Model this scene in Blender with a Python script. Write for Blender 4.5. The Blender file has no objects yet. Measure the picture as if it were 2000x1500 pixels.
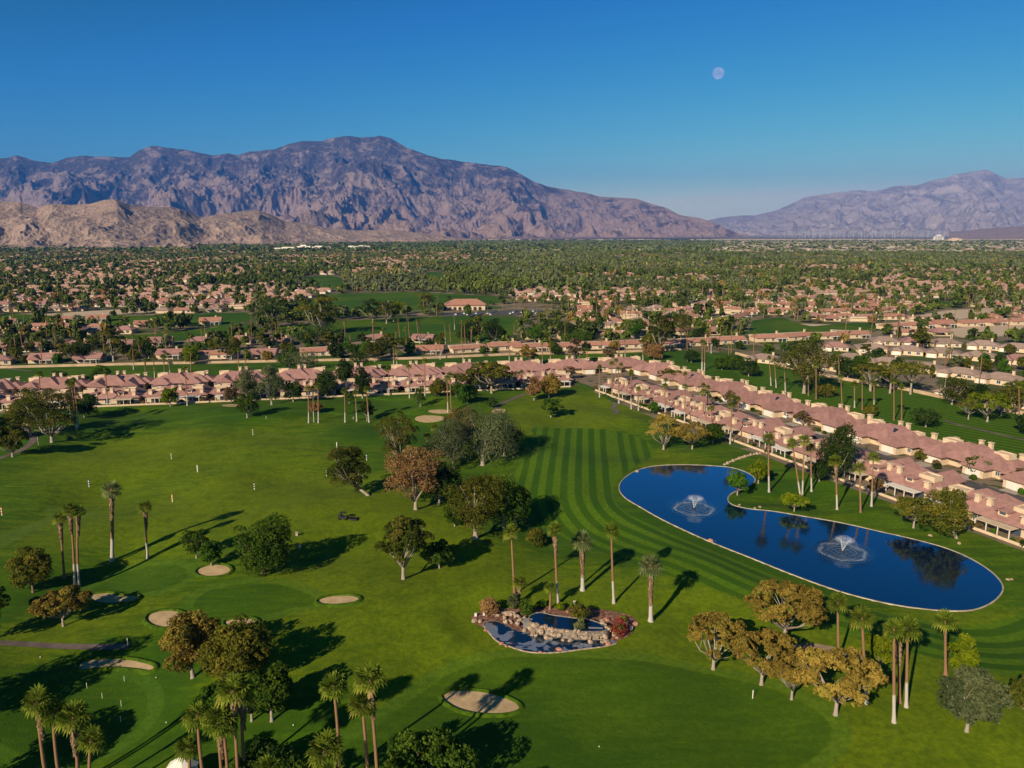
import bpy, math, random
import numpy as np
from mathutils import Vector, Matrix

# ------------------------------------------------------------------ camera, sky, sun, exposure
S = bpy.context.scene
C = S.collection
R = math.radians
FPX, PITCH, CAMH = 1482.0, R(11.26), 80.0          # focal length in photo pixels (2000 wide), tilt below the horizon, height
cam_d = bpy.data.cameras.new("camera")
cam_d.sensor_width = 36; cam_d.lens = 36 * FPX / 2000
cam_d.clip_start = 1; cam_d.clip_end = 400000
cam = bpy.data.objects.new("camera", cam_d); C.objects.link(cam)
cam.location = (0, 0, CAMH); cam.rotation_euler = (R(90) - PITCH, 0, 0)
S.camera = cam

SUN_EL, SUN_AZ = R(28), R(34)                        # shadows fall away from the camera and 34 degrees to its right
sun_dir = Vector((math.sin(SUN_AZ) * math.cos(SUN_EL), math.cos(SUN_AZ) * math.cos(SUN_EL), -math.sin(SUN_EL)))
sl = bpy.data.lights.new("sun", 'SUN'); sl.energy = 5.0; sl.angle = R(0.5); sl.color = (1.0, 0.84, 0.62)
so = bpy.data.objects.new("sun", sl); C.objects.link(so)
so.rotation_euler = sun_dir.to_track_quat('-Z', 'Y').to_euler()

W = bpy.data.worlds.new("World"); S.world = W; W.use_nodes = True
wt = W.node_tree; wt.nodes.clear()
sky = wt.nodes.new('ShaderNodeTexSky'); sky.sky_type = 'NISHITA'; sky.sun_disc = False
sky.sun_elevation = SUN_EL
sky.sun_rotation = math.atan2(-sun_dir.x, -sun_dir.y)   # compass angle of the sun, clockwise from +Y
sky.altitude = 300; sky.air_density = 1.0; sky.dust_density = 0.25; sky.ozone_density = 4.0
# the photograph was taken through a polariser and graded: each channel of the sky gets its own contrast
sep = wt.nodes.new('ShaderNodeSeparateColor'); comb = wt.nodes.new('ShaderNodeCombineColor'); wt.links.new(sky.outputs[0], sep.inputs[0])
for i, (g_, a_) in enumerate(((2.78, .0031), (1.62, .0208), (.65, .128))):
    p = wt.nodes.new('ShaderNodeMath'); p.operation = 'POWER'; wt.links.new(sep.outputs[i], p.inputs[0]); p.inputs[1].default_value = g_
    q = wt.nodes.new('ShaderNodeMath'); q.operation = 'MULTIPLY'; wt.links.new(p.outputs[0], q.inputs[0]); q.inputs[1].default_value = a_ / .06
    if i == 2:                                        # the deep blue falls off quickly towards the zenith
        p2 = wt.nodes.new('ShaderNodeMath'); p2.operation = 'POWER'; wt.links.new(sep.outputs[i], p2.inputs[0]); p2.inputs[1].default_value = 2.4
        q2 = wt.nodes.new('ShaderNodeMath'); q2.operation = 'MULTIPLY'; wt.links.new(p2.outputs[0], q2.inputs[0]); q2.inputs[1].default_value = .39 / 5.5 ** 2.4 / .06
        q3 = wt.nodes.new('ShaderNodeMath'); q3.operation = 'MINIMUM'; wt.links.new(q.outputs[0], q3.inputs[0]); wt.links.new(q2.outputs[0], q3.inputs[1]); q = q3
    u = wt.nodes.new('ShaderNodeMath'); u.operation = 'MINIMUM'; wt.links.new(q.outputs[0], u.inputs[0]); u.inputs[1].default_value = .65 / .06
    wt.links.new(u.outputs[0], comb.inputs[i])
bg = wt.nodes.new('ShaderNodeBackground'); bg.inputs['Strength'].default_value = 0.06
wo = wt.nodes.new('ShaderNodeOutputWorld')
wt.links.new(comb.outputs[0], bg.inputs[0]); wt.links.new(bg.outputs[0], wo.inputs[0])

S.view_settings.view_transform = 'Standard'; S.view_settings.look = 'None'
S.view_settings.exposure = 0.48; S.view_settings.gamma = 1.0
S.cycles.max_bounces = 6; S.cycles.diffuse_bounces = 2; S.cycles.glossy_bounces = 3; S.cycles.transparent_max_bounces = 16
S.cycles.volume_bounces = 0; S.cycles.use_denoising = True

rng = np.random.default_rng(7)
random.seed(7)

# ------------------------------------------------------------------ helpers
def tag(o, label=None, cat=None, group=None, kind=None):
    if label: o['label'] = label
    if cat: o['category'] = cat
    if group: o['group'] = group
    if kind: o['kind'] = kind
    return o

def link(name, me, parent=None, loc=(0, 0, 0), rz=0.0, scale=None):
    o = bpy.data.objects.new(name, me); C.objects.link(o)
    o.location = loc; o.rotation_euler = (0, 0, rz)
    if scale is not None: o.scale = scale
    if parent is not None: o.parent = parent
    return o

def make_mesh(name, verts, faces, mats, attrs=None, midx=None, smooth=False):
    """verts (N,3); faces: array (M,k), or a list of arrays of different k, or a list of lists"""
    me = bpy.data.meshes.new(name)
    verts = np.asarray(verts, dtype=np.float32)
    groups = faces if isinstance(faces, list) and len(faces) and isinstance(faces[0], np.ndarray) else None
    if groups is None and isinstance(faces, np.ndarray): groups = [faces]
    if groups is None:
        tot = [len(f) for f in faces]; loops = np.array([i for f in faces for i in f], dtype=np.int32)
    else:
        tot = np.concatenate([np.full(len(g), g.shape[1]) for g in groups]); loops = np.concatenate([g.ravel() for g in groups]).astype(np.int32)
    tot = np.asarray(tot, dtype=np.int32)
    start = np.concatenate([[0], np.cumsum(tot)[:-1]]).astype(np.int32)
    me.vertices.add(len(verts)); me.vertices.foreach_set('co', verts.ravel())
    me.loops.add(len(loops)); me.loops.foreach_set('vertex_index', loops)
    me.polygons.add(len(tot)); me.polygons.foreach_set('loop_start', start); me.polygons.foreach_set('loop_total', tot)
    if midx is not None: me.polygons.foreach_set('material_index', np.asarray(midx, dtype=np.int32))
    me.polygons.foreach_set('use_smooth', np.full(len(tot), bool(smooth)))
    for m in (mats if isinstance(mats, (list, tuple)) else [mats]): me.materials.append(m)
    for k, (dom, arr) in (attrs or {}).items():
        a = me.attributes.new(k, 'FLOAT', dom); a.data.foreach_set('value', np.asarray(arr, dtype=np.float32))
    me.update(calc_edges=True)
    return me

class MB:
    """collects shapes into one mesh"""
    def __init__(s): s.v = []; s.f = []; s.m = []; s.cur = 0
    def add(s, vs, fs):
        b = len(s.v); s.v += [tuple(v) for v in vs]
        for f in fs: s.f.append([b + i for i in f]); s.m.append(s.cur)
        return s
    def box(s, x0, x1, y0, y1, z0, z1, bottom=True):
        vs = [(x0, y0, z0), (x1, y0, z0), (x1, y1, z0), (x0, y1, z0), (x0, y0, z1), (x1, y0, z1), (x1, y1, z1), (x0, y1, z1)]
        fs = [[4, 5, 6, 7], [0, 1, 5, 4], [1, 2, 6, 5], [2, 3, 7, 6], [3, 0, 4, 7]] + ([[3, 2, 1, 0]] if bottom else [])
        return s.add(vs, fs)
    def hip(s, x0, x1, y0, y1, z0, z1, t=0.22, k=1.0):
        """hip roof with a fascia; the ridge runs along the longer side"""
        w, d = x1 - x0, y1 - y0; cx, cy = (x0 + x1) / 2, (y0 + y1) / 2
        if w >= d: r = max(0.05, w / 2 - d / 2 * k); p, q = (cx - r, cy, z1), (cx + r, cy, z1)
        else: r = max(0.05, d / 2 - w / 2 * k); p, q = (cx, cy - r, z1), (cx, cy + r, z1)
        vs = [(x0, y0, z0), (x1, y0, z0), (x1, y1, z0), (x0, y1, z0), p, q] + [(x0, y0, z0 - t), (x1, y0, z0 - t), (x1, y1, z0 - t), (x0, y1, z0 - t)]
        fs = [[0, 1, 5, 4], [1, 2, 5], [2, 3, 4, 5], [3, 0, 4]] if w >= d else [[0, 1, 4], [1, 2, 5, 4], [2, 3, 5], [3, 0, 4, 5]]
        fs += [[6, 7, 1, 0], [7, 8, 2, 1], [8, 9, 3, 2], [9, 6, 0, 3], [9, 8, 7, 6]]
        return s.add(vs, fs)
    def gable(s, x0, x1, y0, y1, z0, z1, axis='x', t=0.2):
        """gable roof slab, ridge along axis"""
        cx, cy = (x0 + x1) / 2, (y0 + y1) / 2
        if axis == 'x': p, q = (x0, cy, z1), (x1, cy, z1); sl_ = [[0, 1, 5, 4], [2, 3, 4, 5], [3, 0, 4], [1, 2, 5]]
        else: p, q = (cx, y0, z1), (cx, y1, z1); sl_ = [[1, 2, 5, 4], [3, 0, 4, 5], [0, 1, 4], [2, 3, 5]]
        vs = [(x0, y0, z0), (x1, y0, z0), (x1, y1, z0), (x0, y1, z0), p, q] + [(x0, y0, z0 - t), (x1, y0, z0 - t), (x1, y1, z0 - t), (x0, y1, z0 - t)]
        return s.add(vs, sl_ + [[6, 7, 1, 0], [7, 8, 2, 1], [8, 9, 3, 2], [9, 6, 0, 3], [9, 8, 7, 6]])
    def tube(s, pts, rad, n=7, cap=True):
        pts = [Vector(p) for p in pts]; b = len(s.v)
        for i, p in enumerate(pts):
            d = (pts[min(i + 1, len(pts) - 1)] - pts[max(i - 1, 0)]).normalized()
            a = d.cross(Vector((0, 1, 0.01)) if abs(d.y) < 0.9 else Vector((1, 0, 0))).normalized(); c = d.cross(a)
            r = rad[i] if isinstance(rad, (list, tuple)) else rad
            for k in range(n):
                t = 2 * math.pi * k / n; s.v.append(tuple(p + (a * math.cos(t) + c * math.sin(t)) * r))
        for i in range(len(pts) - 1):
            for k in range(n):
                s.f.append([b + i * n + k, b + i * n + (k + 1) % n, b + (i + 1) * n + (k + 1) % n, b + (i + 1) * n + k]); s.m.append(s.cur)
        if cap:
            s.f.append([b + (len(pts) - 1) * n + k for k in range(n)]); s.m.append(s.cur)
            s.f.append([b + k for k in reversed(range(n))]); s.m.append(s.cur)
        return s
    def mesh(s, name, mats, smooth=False): return make_mesh(name, s.v, s.f, mats, midx=s.m, smooth=smooth)
    def build(s, name, mats, parent=None, smooth=False, **k): return link(name, s.mesh(name, mats, smooth), parent, **k)

def tree_copy(root, loc, rz=0.0, sc=None, label=None, group=None, kids=None):
    """a copy of a thing with copies of its parts and their sub-parts; KIDS maps a root to its children (kept by the builders)"""
    r = root.copy(); C.objects.link(r); r.location = loc; r.rotation_euler = (0, 0, rz)
    if sc is not None: r.scale = sc
    if label: r['label'] = label
    if group: r['group'] = group
    for ch in list(root.children):
        c = ch.copy(); C.objects.link(c); c.parent = r
        for g in list(ch.children):
            d = g.copy(); C.objects.link(d); d.parent = c
    return r

# ------------------------------------------------------------------ noise
def _hash(ix, iy, seed):
    h = (ix.astype(np.int64) * 374761393 + iy.astype(np.int64) * 668265263 + seed * 974711) & 0xffffffff
    h = ((h ^ (h >> 13)) * 1274126177) & 0xffffffff
    return (h ^ (h >> 16)) & 0xffffffff
def gnoise(x, y, seed=0):
    x = np.asarray(x, float); y = np.asarray(y, float)
    ix, iy = np.floor(x), np.floor(y); fx, fy = x - ix, y - iy
    u, v = fx * fx * fx * (fx * (fx * 6 - 15) + 10), fy * fy * fy * (fy * (fy * 6 - 15) + 10)
    def g(a, b):
        t = _hash(ix + a, iy + b, seed) / 4294967296.0 * 2 * np.pi
        return np.cos(t) * (fx - a) + np.sin(t) * (fy - b)
    return 1.5 * ((g(0, 0) * (1 - u) + g(1, 0) * u) * (1 - v) + (g(0, 1) * (1 - u) + g(1, 1) * u) * v)
def fbm(x, y, oct=4, seed=0):
    r = 0; a = 1.0; t = 0
    for o in range(oct): r = r + a * gnoise(x * 2 ** o, y * 2 ** o, seed + o); t += a; a *= .5
    return r / t
def ridged(x, y, oct=6, seed=0, gain=0.5):
    r = 0; a = 1.0; t = 0; w = 1.0
    for o in range(oct):
        n = (1 - np.abs(gnoise(x * 2 ** o, y * 2 ** o, seed + o))) ** 2
        r = r + a * n * w; w = np.clip(n * 1.6, 0, 1); t += a; a *= gain
    return r / t

# ------------------------------------------------------------------ where a pixel of the photograph meets the ground
def ang(py): return PITCH + np.arctan((np.asarray(py, float) - 750) / FPX)
def G0(px, py, z=0.0):
    """the point on the level z that the photo shows at (px, py)"""
    a = float(ang(py)); Y = (CAMH - z) / math.tan(a)
    dep = Y * math.cos(PITCH) + (CAMH - z) * math.sin(PITCH)
    return Vector(((px - 1000) / FPX * dep, Y, z))
def depth(p): return p[1] * math.cos(PITCH) + (CAMH - p[2]) * math.sin(PITCH)
def top_z(p, ty): return CAMH - p[1] * math.tan(float(ang(ty)))

def spline(pts, n=6, closed=True):
    P = [np.array(p, float) for p in pts]; out = []; m = len(P)
    for i in range(m if closed else m - 1):
        if closed: a, b, c, d = P[i - 1], P[i], P[(i + 1) % m], P[(i + 2) % m]
        else: a, b, c, d = P[max(i - 1, 0)], P[i], P[i + 1], P[min(i + 2, m - 1)]
        for k in range(n):
            t = k / n
            out.append(0.5 * ((2 * b) + (c - a) * t + (2 * a - 5 * b + 4 * c - d) * t * t + (3 * b - a - 3 * c + d) * t ** 3))
    if not closed: out.append(P[-1])
    return np.array(out)
def gp(pts): return [tuple(G0(x, y)[:2]) for x, y in pts]
def line_dist(x, y, P, closed=False):
    x = np.asarray(x, float); y = np.asarray(y, float); P = np.asarray(P, float)
    d = np.full(x.shape, 1e18)
    for i in range(len(P) if closed else len(P) - 1):
        a, b = P[i], P[(i + 1) % len(P)]; e = b - a; L = e @ e + 1e-9
        t = np.clip(((x - a[0]) * e[0] + (y - a[1]) * e[1]) / L, 0, 1)
        d = np.minimum(d, (x - a[0] - t * e[0]) ** 2 + (y - a[1] - t * e[1]) ** 2)
    return np.sqrt(d)
def sdf(x, y, P):
    """positive inside the polygon"""
    x = np.asarray(x, float); y = np.asarray(y, float); P = np.asarray(P, float)
    d = line_dist(x, y, P, True); ins = np.zeros(x.shape, bool)
    for i in range(len(P)):
        (x0, y0), (x1, y1) = P[i], P[(i + 1) % len(P)]
        if y0 == y1: continue
        ins ^= ((y0 > y) != (y1 > y)) & (x < (x1 - x0) * (y - y0) / (y1 - y0) + x0)
    return np.where(ins, d, -d)

# ------------------------------------------------------------------ materials
class NT:
    def __init__(s, name):
        s.m = bpy.data.materials.new(name); s.m.use_nodes = True; s.t = s.m.node_tree; s.t.nodes.clear()
        s.out = s.t.nodes.new('ShaderNodeOutputMaterial')
    def n(s, kind, **k):
        nd = s.t.nodes.new('ShaderNode' + kind)
        for a, v in k.items(): setattr(nd, a, v)
        return nd
    def link(s, a, b): s.t.links.new(a, b)
    def set(s, sock, v):
        if isinstance(v, bpy.types.NodeSocket): s.link(v, sock)
        elif isinstance(v, (tuple, list)) and len(v) == 3 and sock.type == 'RGBA': sock.default_value = (*v, 1)
        else: sock.default_value = v
    def math(s, op, a, b=0.0, c=None, clamp=False):
        nd = s.n('Math', operation=op); nd.use_clamp = clamp; s.set(nd.inputs[0], a); s.set(nd.inputs[1], b)
        if c is not None: s.set(nd.inputs[2], c)
        return nd.outputs[0]
    def mix(s, f, a, b, blend='MIX'):
        nd = s.n('Mix', data_type='RGBA', blend_type=blend); s.set(nd.inputs[0], f); s.set(nd.inputs[6], a); s.set(nd.inputs[7], b)
        return nd.outputs[2]
    def pos(s): return s.n('NewGeometry').outputs['Position']
    def obj(s): return s.n('TexCoord').outputs['Object']
    def noise(s, vec, scale, detail=3, rough=.55, dist=0.0):
        nd = s.n('TexNoise'); nd.inputs['Scale'].default_value = scale; nd.inputs['Detail'].default_value = detail
        nd.inputs['Roughness'].default_value = rough; nd.inputs['Distortion'].default_value = dist; s.link(vec, nd.inputs['Vector']); return nd.outputs[0]
    def stretch(s, vec, sc, rot=(0, 0, 0)):
        nd = s.n('Mapping'); s.link(vec, nd.inputs[0]); nd.inputs['Scale'].default_value = sc; nd.inputs['Rotation'].default_value = rot; return nd.outputs[0]
    def ramp(s, f, lo, hi, a=0.0, b=1.0, kind='SMOOTHSTEP'):
        nd = s.n('MapRange', interpolation_type=kind); s.set(nd.inputs[0], f)
        for i, v in enumerate((lo, hi, a, b)): nd.inputs[i + 1].default_value = v
        return nd.outputs[0]
    def attr(s, name, inst=False):
        nd = s.n('Attribute', attribute_name=name); return nd.outputs['Fac']
    def rand(s): return s.n('ObjectInfo').outputs['Random']
    def bump(s, h, strength=.4, dist=1.0):
        nd = s.n('Bump'); nd.inputs['Strength'].default_value = strength; nd.inputs['Distance'].default_value = dist; s.link(h, nd.inputs['Height']); return nd.outputs[0]
    def bsdf(s, col, rough=.8, spec=.2, normal=None, **k):
        b = s.n('BsdfPrincipled'); s.set(b.inputs['Base Color'], col); s.set(b.inputs['Roughness'], rough); s.set(b.inputs['Specular IOR Level'], spec)
        if normal is not None: s.link(normal, b.inputs['Normal'])
        for a, v in k.items(): s.set(b.inputs[a.replace('_', ' ')], v)
        s.link(b.outputs[0], s.out.inputs[0]); s.b = b; return s.m

def simple(name, col, rough=.8, spec=.2, var=.18, scale=1.5, bump=0.0, **k):
    t = NT(name); n = t.noise(t.obj(), scale, 4)
    f = t.ramp(n, .3, .7, 1 - var, 1 + var)
    c = t.n('VectorMath', operation='SCALE'); c.inputs[0].default_value = col; t.link(f, c.inputs['Scale'])
    return t.bsdf(c.outputs[0], rough, spec, t.bump(n, bump) if bump else None, **k)
# ------------------------------------------------------------------ the plan of the place (photo pixels -> ground)
DA, DB = G0(1163, 762), G0(2060, 1090)            # garden line of the villa row beside the pond
e2 = (DB - DA); e2.z = 0; Ld = e2.length; e2.normalize(); nr2 = Vector((-e2.y, e2.x, 0))
rowpt = lambda s, off: tuple((DA + e2 * s + nr2 * off)[:2])
POND = spline(gp([(1210,955),(1216,938),(1240,921),(1275,911),(1330,908),(1390,910),(1430,914),(1460,924),(1474,935),(1470,944),(1452,954),(1430,963),
    (1421,974),(1430,986),(1462,994),(1510,999),(1570,1009),(1640,1021),(1720,1039),(1790,1055),(1850,1072),(1900,1094),(1940,1121),(1958,1147),(1945,1170),
    (1915,1187),(1880,1193),(1820,1191),(1740,1180),(1650,1158),(1560,1127),(1470,1091),(1380,1055),(1300,1018),(1250,990),(1221,972)]), 5)
NEAR_GOLF = gp([(-900,1500),(-900,830),(0,808),(130,797),(266,793),(400,787),(533,781),(662,776),(788,770),(910,764),(1020,758),(1140,754),(1165,768),
    (1240,800),(1300,826),(1420,868),(1500,893),(1560,918),(1640,945),(1700,968),(1800,1003),(1900,1040),(2000,1076),(2300,1190),(2600,1500),(1500,2100),(500,2100)])
BACK_STRIP = gp([(-700,742),(0,719),(250,714),(500,709),(700,705),(820,702),(1000,694),(1200,690),(1340,684),(1440,694),(1500,710),(1570,728),(1650,744),(1770,764),
    (1870,786),(2000,812),(2300,870),(2500,930)]) + [rowpt(s, 65.5) for s in (300, 240, 180, 120, 60, 0, -30)] + gp([(1150,724),(1000,729),(800,731),(600,738),(400,748),(200,756),(0,762),(-700,785)])
MID_GOLFS = [gp(p) for p in (
    [(520,640),(640,628),(760,622),(900,617),(1000,619),(1020,632),(1000,655),(930,668),(820,676),(740,672),(650,660),(560,655)],
    [(560,600),(640,575),(800,570),(960,578),(1000,590),(880,600),(760,612),(640,620)],
    [(585,560),(592,542),(640,537),(668,543),(672,560),(640,568)],
    [(820,545),(838,530),(862,530),(868,546),(845,552)],
    [(1460,655),(1470,625),(1530,620),(1560,632),(1640,648),(1600,668),(1520,668)],
    [(0,628),(0,612),(140,618),(300,616),(480,610),(500,622),(440,638),(300,636),(120,634)],
    [(140,660),(330,650),(480,632),(520,645),(480,652),(330,668),(180,672)],
    [(1560,640),(1640,632),(1760,628),(1780,636),(1680,646)],
    [(1780,592),(1830,586),(1870,592),(1850,602)])]
SANDS = [gp(p) for p in ([(1525,640),(1560,632),(1640,634),(1700,645),(1690,656),(1620,662),(1560,655)],
    [(1830,646),(1900,636),(2050,626),(2100,640),(2000,654),(1880,660)],[(1760,622),(1850,606),(1960,600),(1960,612),(1840,628)],
    [(-50,622),(200,606),(400,596),(400,602),(200,616),(-50,634)])]
GUIDE = spline(gp([(1172,640),(1184,740),(1193,840),(1200,900),(1206,950),(1220,990),(1290,1032),(1380,1070),(1470,1105),(1560,1140),(1650,1172),(1740,1196),(1830,1212),(1920,1212),(1990,1185),(2060,1130)]), 5, False)
FAIRWAY = spline(gp([(1040,846),(1120,841),(1200,843),(1262,853),(1275,880),(1235,916),(1200,950),(1210,992),(1290,1034),(1380,1072),(1470,1108),(1560,1143),(1650,1175),(1740,1199),(1830,1216),(1925,1216),(2030,1190),
    (2120,1280),(2000,1330),(1850,1300),(1700,1262),(1560,1215),(1420,1165),(1300,1130),(1180,1080),(1090,1030),(1010,985),(990,940),(1020,900),(1048,870)]), 3)
GREENS = [spline(gp(p), 5) for p in (
    [(190,1128),(250,1102),(310,1098),(352,1107),(368,1122),(355,1140),(300,1154),(230,1155),(170,1148)],
    [(60,1345),(130,1318),(210,1315),(262,1326),(285,1355),(270,1400),(210,1440),(110,1460),(10,1450),(-20,1400)],
    [(560,1200),(620,1190),(600,1170),(540,1150),(460,1150),(400,1165),(380,1190),(420,1210),(500,1215)],
    [(-300,1640),(300,1640),(700,1440),(900,1300),(1130,1285),(1400,1310),(1560,1370),(1625,1432),(1560,1500),(1300,1640),(700,1700)],
    [(560,770),(700,775),(820,792),(760,812),(640,808),(520,815),(380,822),(240,842),(180,835),(300,812),(420,800)])]
RISE = gp([(200,845),(350,820),(520,812),(700,818),(760,830)])
RANGE_PAD = [spline(gp(p), 4) for p in ([(82,996),(110,986),(150,985),(183,992),(170,1002),(120,1004)], [(-60,1105),(-60,1085),(60,1020),(105,1000),(118,1004),(60,1045),(0,1085)], [(505,852),(530,848),(553,852),(530,857)])]
ROCK = spline(gp([(918,1212),(925,1200),(960,1190),(1040,1184),(1110,1184),(1180,1190),(1235,1202),(1248,1218),(1240,1238),(1215,1252),(1180,1264),(1130,1273),(1060,1278),(1010,1270),(970,1254),(940,1232)]), 4)
BEDS = [[rowpt(s, o) for s, o in ((-34, -1.2), (380, -1.2), (380, 66), (-60, 66), (-60, 20))]]
MOUNDS = [(1090,800,26,2.2),(1000,860,18,1.0),(560,820,30,1.6),(300,845,30,1.2),(700,1040,20,1.5),(950,1130,18,1.2),(150,1060,22,.8),(330,1165,12,.8),(1500,1290,14,1.0),(880,1240,12,.9),(420,1140,14,.9),(940,1395,14,-.5),(1150,830,16,1.2),(650,1150,16,1.0),(800,800,22,1.0),(1160,1345,25,.6),(60,1200,12,.9)]
MOUNDS = [(*G0(x, y)[:2], r, a) for x, y, r, a in MOUNDS]
_w = [(2 * np.pi / l * math.cos(t), 2 * np.pi / l * math.sin(t), ph, a) for l, t, ph, a in
      ((95, .4, 0, .5), (70, 1.9, 1, .42), (48, 2.7, 2.2, .26), (36, 1.1, 4, .17), (27, .1, 5, .1), (58, 3.6, 3.3, .3), (23, 2.2, 1.7, .07))]
def height(x, y):
    x = np.asarray(x, float); y = np.asarray(y, float); h = np.zeros(np.broadcast(x, y).shape)
    near = (np.abs(x) < 520) & (y < 520) & (y > -200)
    if not near.any(): return h
    xs, ys = x[near], y[near]
    m = np.clip(sdf(xs, ys, NEAR_GOLF) / 14, 0, 1)
    dp = sdf(xs, ys, POND); m *= np.clip((-dp - 1.5) / 14, 0, 1)
    m *= np.clip((-sdf(xs, ys, ROCK) - 1) / 8, 0, 1)
    m = m * m * (3 - 2 * m)
    v = 1.6 * sum(a * np.sin(xs * kx + ys * ky + ph) for kx, ky, ph, a in _w)
    for mx, my, r, a in MOUNDS: v = v + a * np.exp(-((xs - mx) ** 2 + (ys - my) ** 2) / (r * r))
    v = v * m
    t = np.clip((dp - .3) / 3, 0, 1); v = v - 1.2 * t
    h[near] = v
    return h
def hz(x, y): return float(height(np.array([x]), np.array([y]))[0])
def G(px, py):
    """ground point under a photo pixel, hills included"""
    z = 0.0
    for _ in range(4): p = G0(px, py, z); z = hz(p.x, p.y)
    p = G0(px, py, z); p.z = hz(p.x, p.y); return p

# ------------------------------------------------------------------ ground sheet
def axis(dense0, dense1, step, growth, lo, hi):
    a = list(np.arange(dense0, dense1 + 1e-6, step)); s = step; v = a[-1]
    while v < hi: s *= growth; v += s; a.append(v)
    s = step; v = dense0; b = []
    while v > lo: s *= growth; v -= s; b.append(v)
    return np.array(b[::-1] + a)
gx = axis(-255, 255, 1.5, 1.055, -90000, 90000); gy = axis(92, 450, 1.5, 1.045, -6000, 110000)
GX, GY = np.meshgrid(gx, gy)
gxf, gyf = GX.ravel(), GY.ravel()
gz = height(gxf, gyf)
loc = (np.abs(gxf) < 2500) & (gyf < 3500) & (gyf > -500)
def field(fn, far):
    out = np.full(gxf.shape, far); out[loc] = fn(gxf[loc], gyf[loc]); return out
sd_near = field(lambda x, y: sdf(x, y, NEAR_GOLF), -1e3)
sd_strip = field(lambda x, y: sdf(x, y, BACK_STRIP), -1e3)
golf = np.maximum(sd_near, sd_strip)
for P in MID_GOLFS: golf = np.maximum(golf, field(lambda x, y: sdf(x, y, P), -1e3))
sand = np.full(gxf.shape, -1e3)
for P in SANDS: sand = np.maximum(sand, field(lambda x, y: sdf(x, y, P), -1e3))
stripe = field(lambda x, y: line_dist(x, y, GUIDE), 0.)
_a, _b = np.array(G0(1340, 712)[:2]), np.array(G0(1880, 836)[:2]); _e = (_b - _a) / np.linalg.norm(_b - _a)
stripe = np.where(sd_strip > sd_near, (gxf - _a[0]) * _e[1] - (gyf - _a[1]) * _e[0] + (gxf * _e[0] + gyf * _e[1]) * .25, stripe)
fair = np.maximum(field(lambda x, y: sdf(x, y, FAIRWAY), -1e3), np.where(gxf > 130, sd_strip - 6, -1e3))
green = np.full(gxf.shape, -1e3)
for P in GREENS: green = np.maximum(green, field(lambda x, y: sdf(x, y, P), -1e3))
pad = np.full(gxf.shape, -1e3)
for P in RANGE_PAD: pad = np.maximum(pad, field(lambda x, y: sdf(x, y, P), -1e3))
YEL = [(1130,800,34,1.0),(1040,835,18,.6),(760,1050,20,.9),(655,1085,16,1.0),(880,1135,18,.9),(1240,1255,12,1.0),(1130,1300,14,.7),(1010,1195,8,.8),(1480,1300,20,.6),(600,945,30,.5),(960,860,14,.5),(300,1190,12,.5),(60,1245,12,.7),
    (1180,1140,16,.5),(1340,1300,12,.7),(1560,1400,16,.6),(1700,1440,22,.8),(1860,1390,16,.6),(1600,1010,20,.5),(1960,1240,18,.7),(700,1250,16,.3),(550,850,24,.4),(120,950,30,.35),(1310,900,16,.7),(400,900,30,.3),(480,1320,9,.5),(220,880,26,.6),(450,1000,20,.5),(80,1060,18,.5),(700,980,14,.7),(330,1040,16,.4),(560,1260,10,.4),(1420,1130,10,.4),(1330,1260,10,.6),(1750,1330,16,.6),(840,1300,14,.4)]
yel = np.zeros(gxf.shape)
for x, y, r, a in YEL:
    q = G0(x, y); rr = r * 1.15; m_ = (np.abs(gxf - q.x) < rr * 3.2) & (np.abs(gyf - q.y) < rr * 3.2); yel[m_] += a * np.exp(-((gxf[m_] - q.x) ** 2 + ((gyf[m_] - q.y) * .8) ** 2) / rr ** 2)
bed = np.full(gxf.shape, -1e3)
for P in BEDS: bed = np.maximum(bed, field(lambda x, y: sdf(x, y, P), -1e3))
bed = np.minimum(bed, -sd_strip)
# groves and streets of the far suburb, as broad fields over the plain
grove = fbm(gxf / 420, gyf / 700, 3, 5)
nx, ny = len(gx), len(gy)
ii = (np.arange(ny - 1)[:, None] * nx + np.arange(nx - 1)[None, :]).ravel()
faces = np.stack([ii, ii + 1, ii + nx + 1, ii + nx], 1)

t = NT("ground")
P_ = t.pos(); big = t.noise(P_, .012, 3, .5, .6); med = t.noise(P_, .05, 3, .55, .5); fine = t.noise(P_, .9, 3, .7)
diag = t.noise(t.stretch(P_, (.03, .25, 1), (0, 0, R(-58))), 1.0, 3, .6)
a_g = t.attr('golf'); a_s = t.attr('stripe'); a_f = t.attr('fair'); a_gr = t.attr('green')
grass = t.mix(t.ramp(big, .38, .66), (.037, .096, .002), (.086, .158, .002))
grass = t.mix(t.math('MULTIPLY', t.ramp(t.math('ADD', t.math('MULTIPLY', med, .55), t.math('MULTIPLY', big, .45)), .50, .62), .85), grass, (.105, .145, .002))
grass = t.mix(t.math('MULTIPLY', t.ramp(diag, .44, .60), .60), grass, (.028, .072, .002))
streak = t.noise(t.stretch(P_, (.10, .62, 1), (0, 0, R(-52))), 1.0, 4, .65); m3 = t.noise(P_, .22, 4, .65)
a_y = t.attr('yel')
yf = t.math('MULTIPLY', t.ramp(t.math('ADD', t.math('MULTIPLY', a_y, .50), t.math('MULTIPLY', streak, .60)), .42, .66), .85)
grass = t.mix(yf, grass, (.140, .185, .002))
grass = t.mix(t.math('MULTIPLY', t.ramp(m3, .42, .66), .35), grass, (.030, .070, .002))
wv = t.math('SINE', t.math('MULTIPLY', t.math('ADD', a_s, t.math('MULTIPLY', t.math('SUBTRACT', big, .5), 1.5)), math.pi / 2.3))
band = t.ramp(wv, -.35, .35)
fw = t.mix(band, (.030, .083, .002), (.080, .150, .003))
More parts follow.
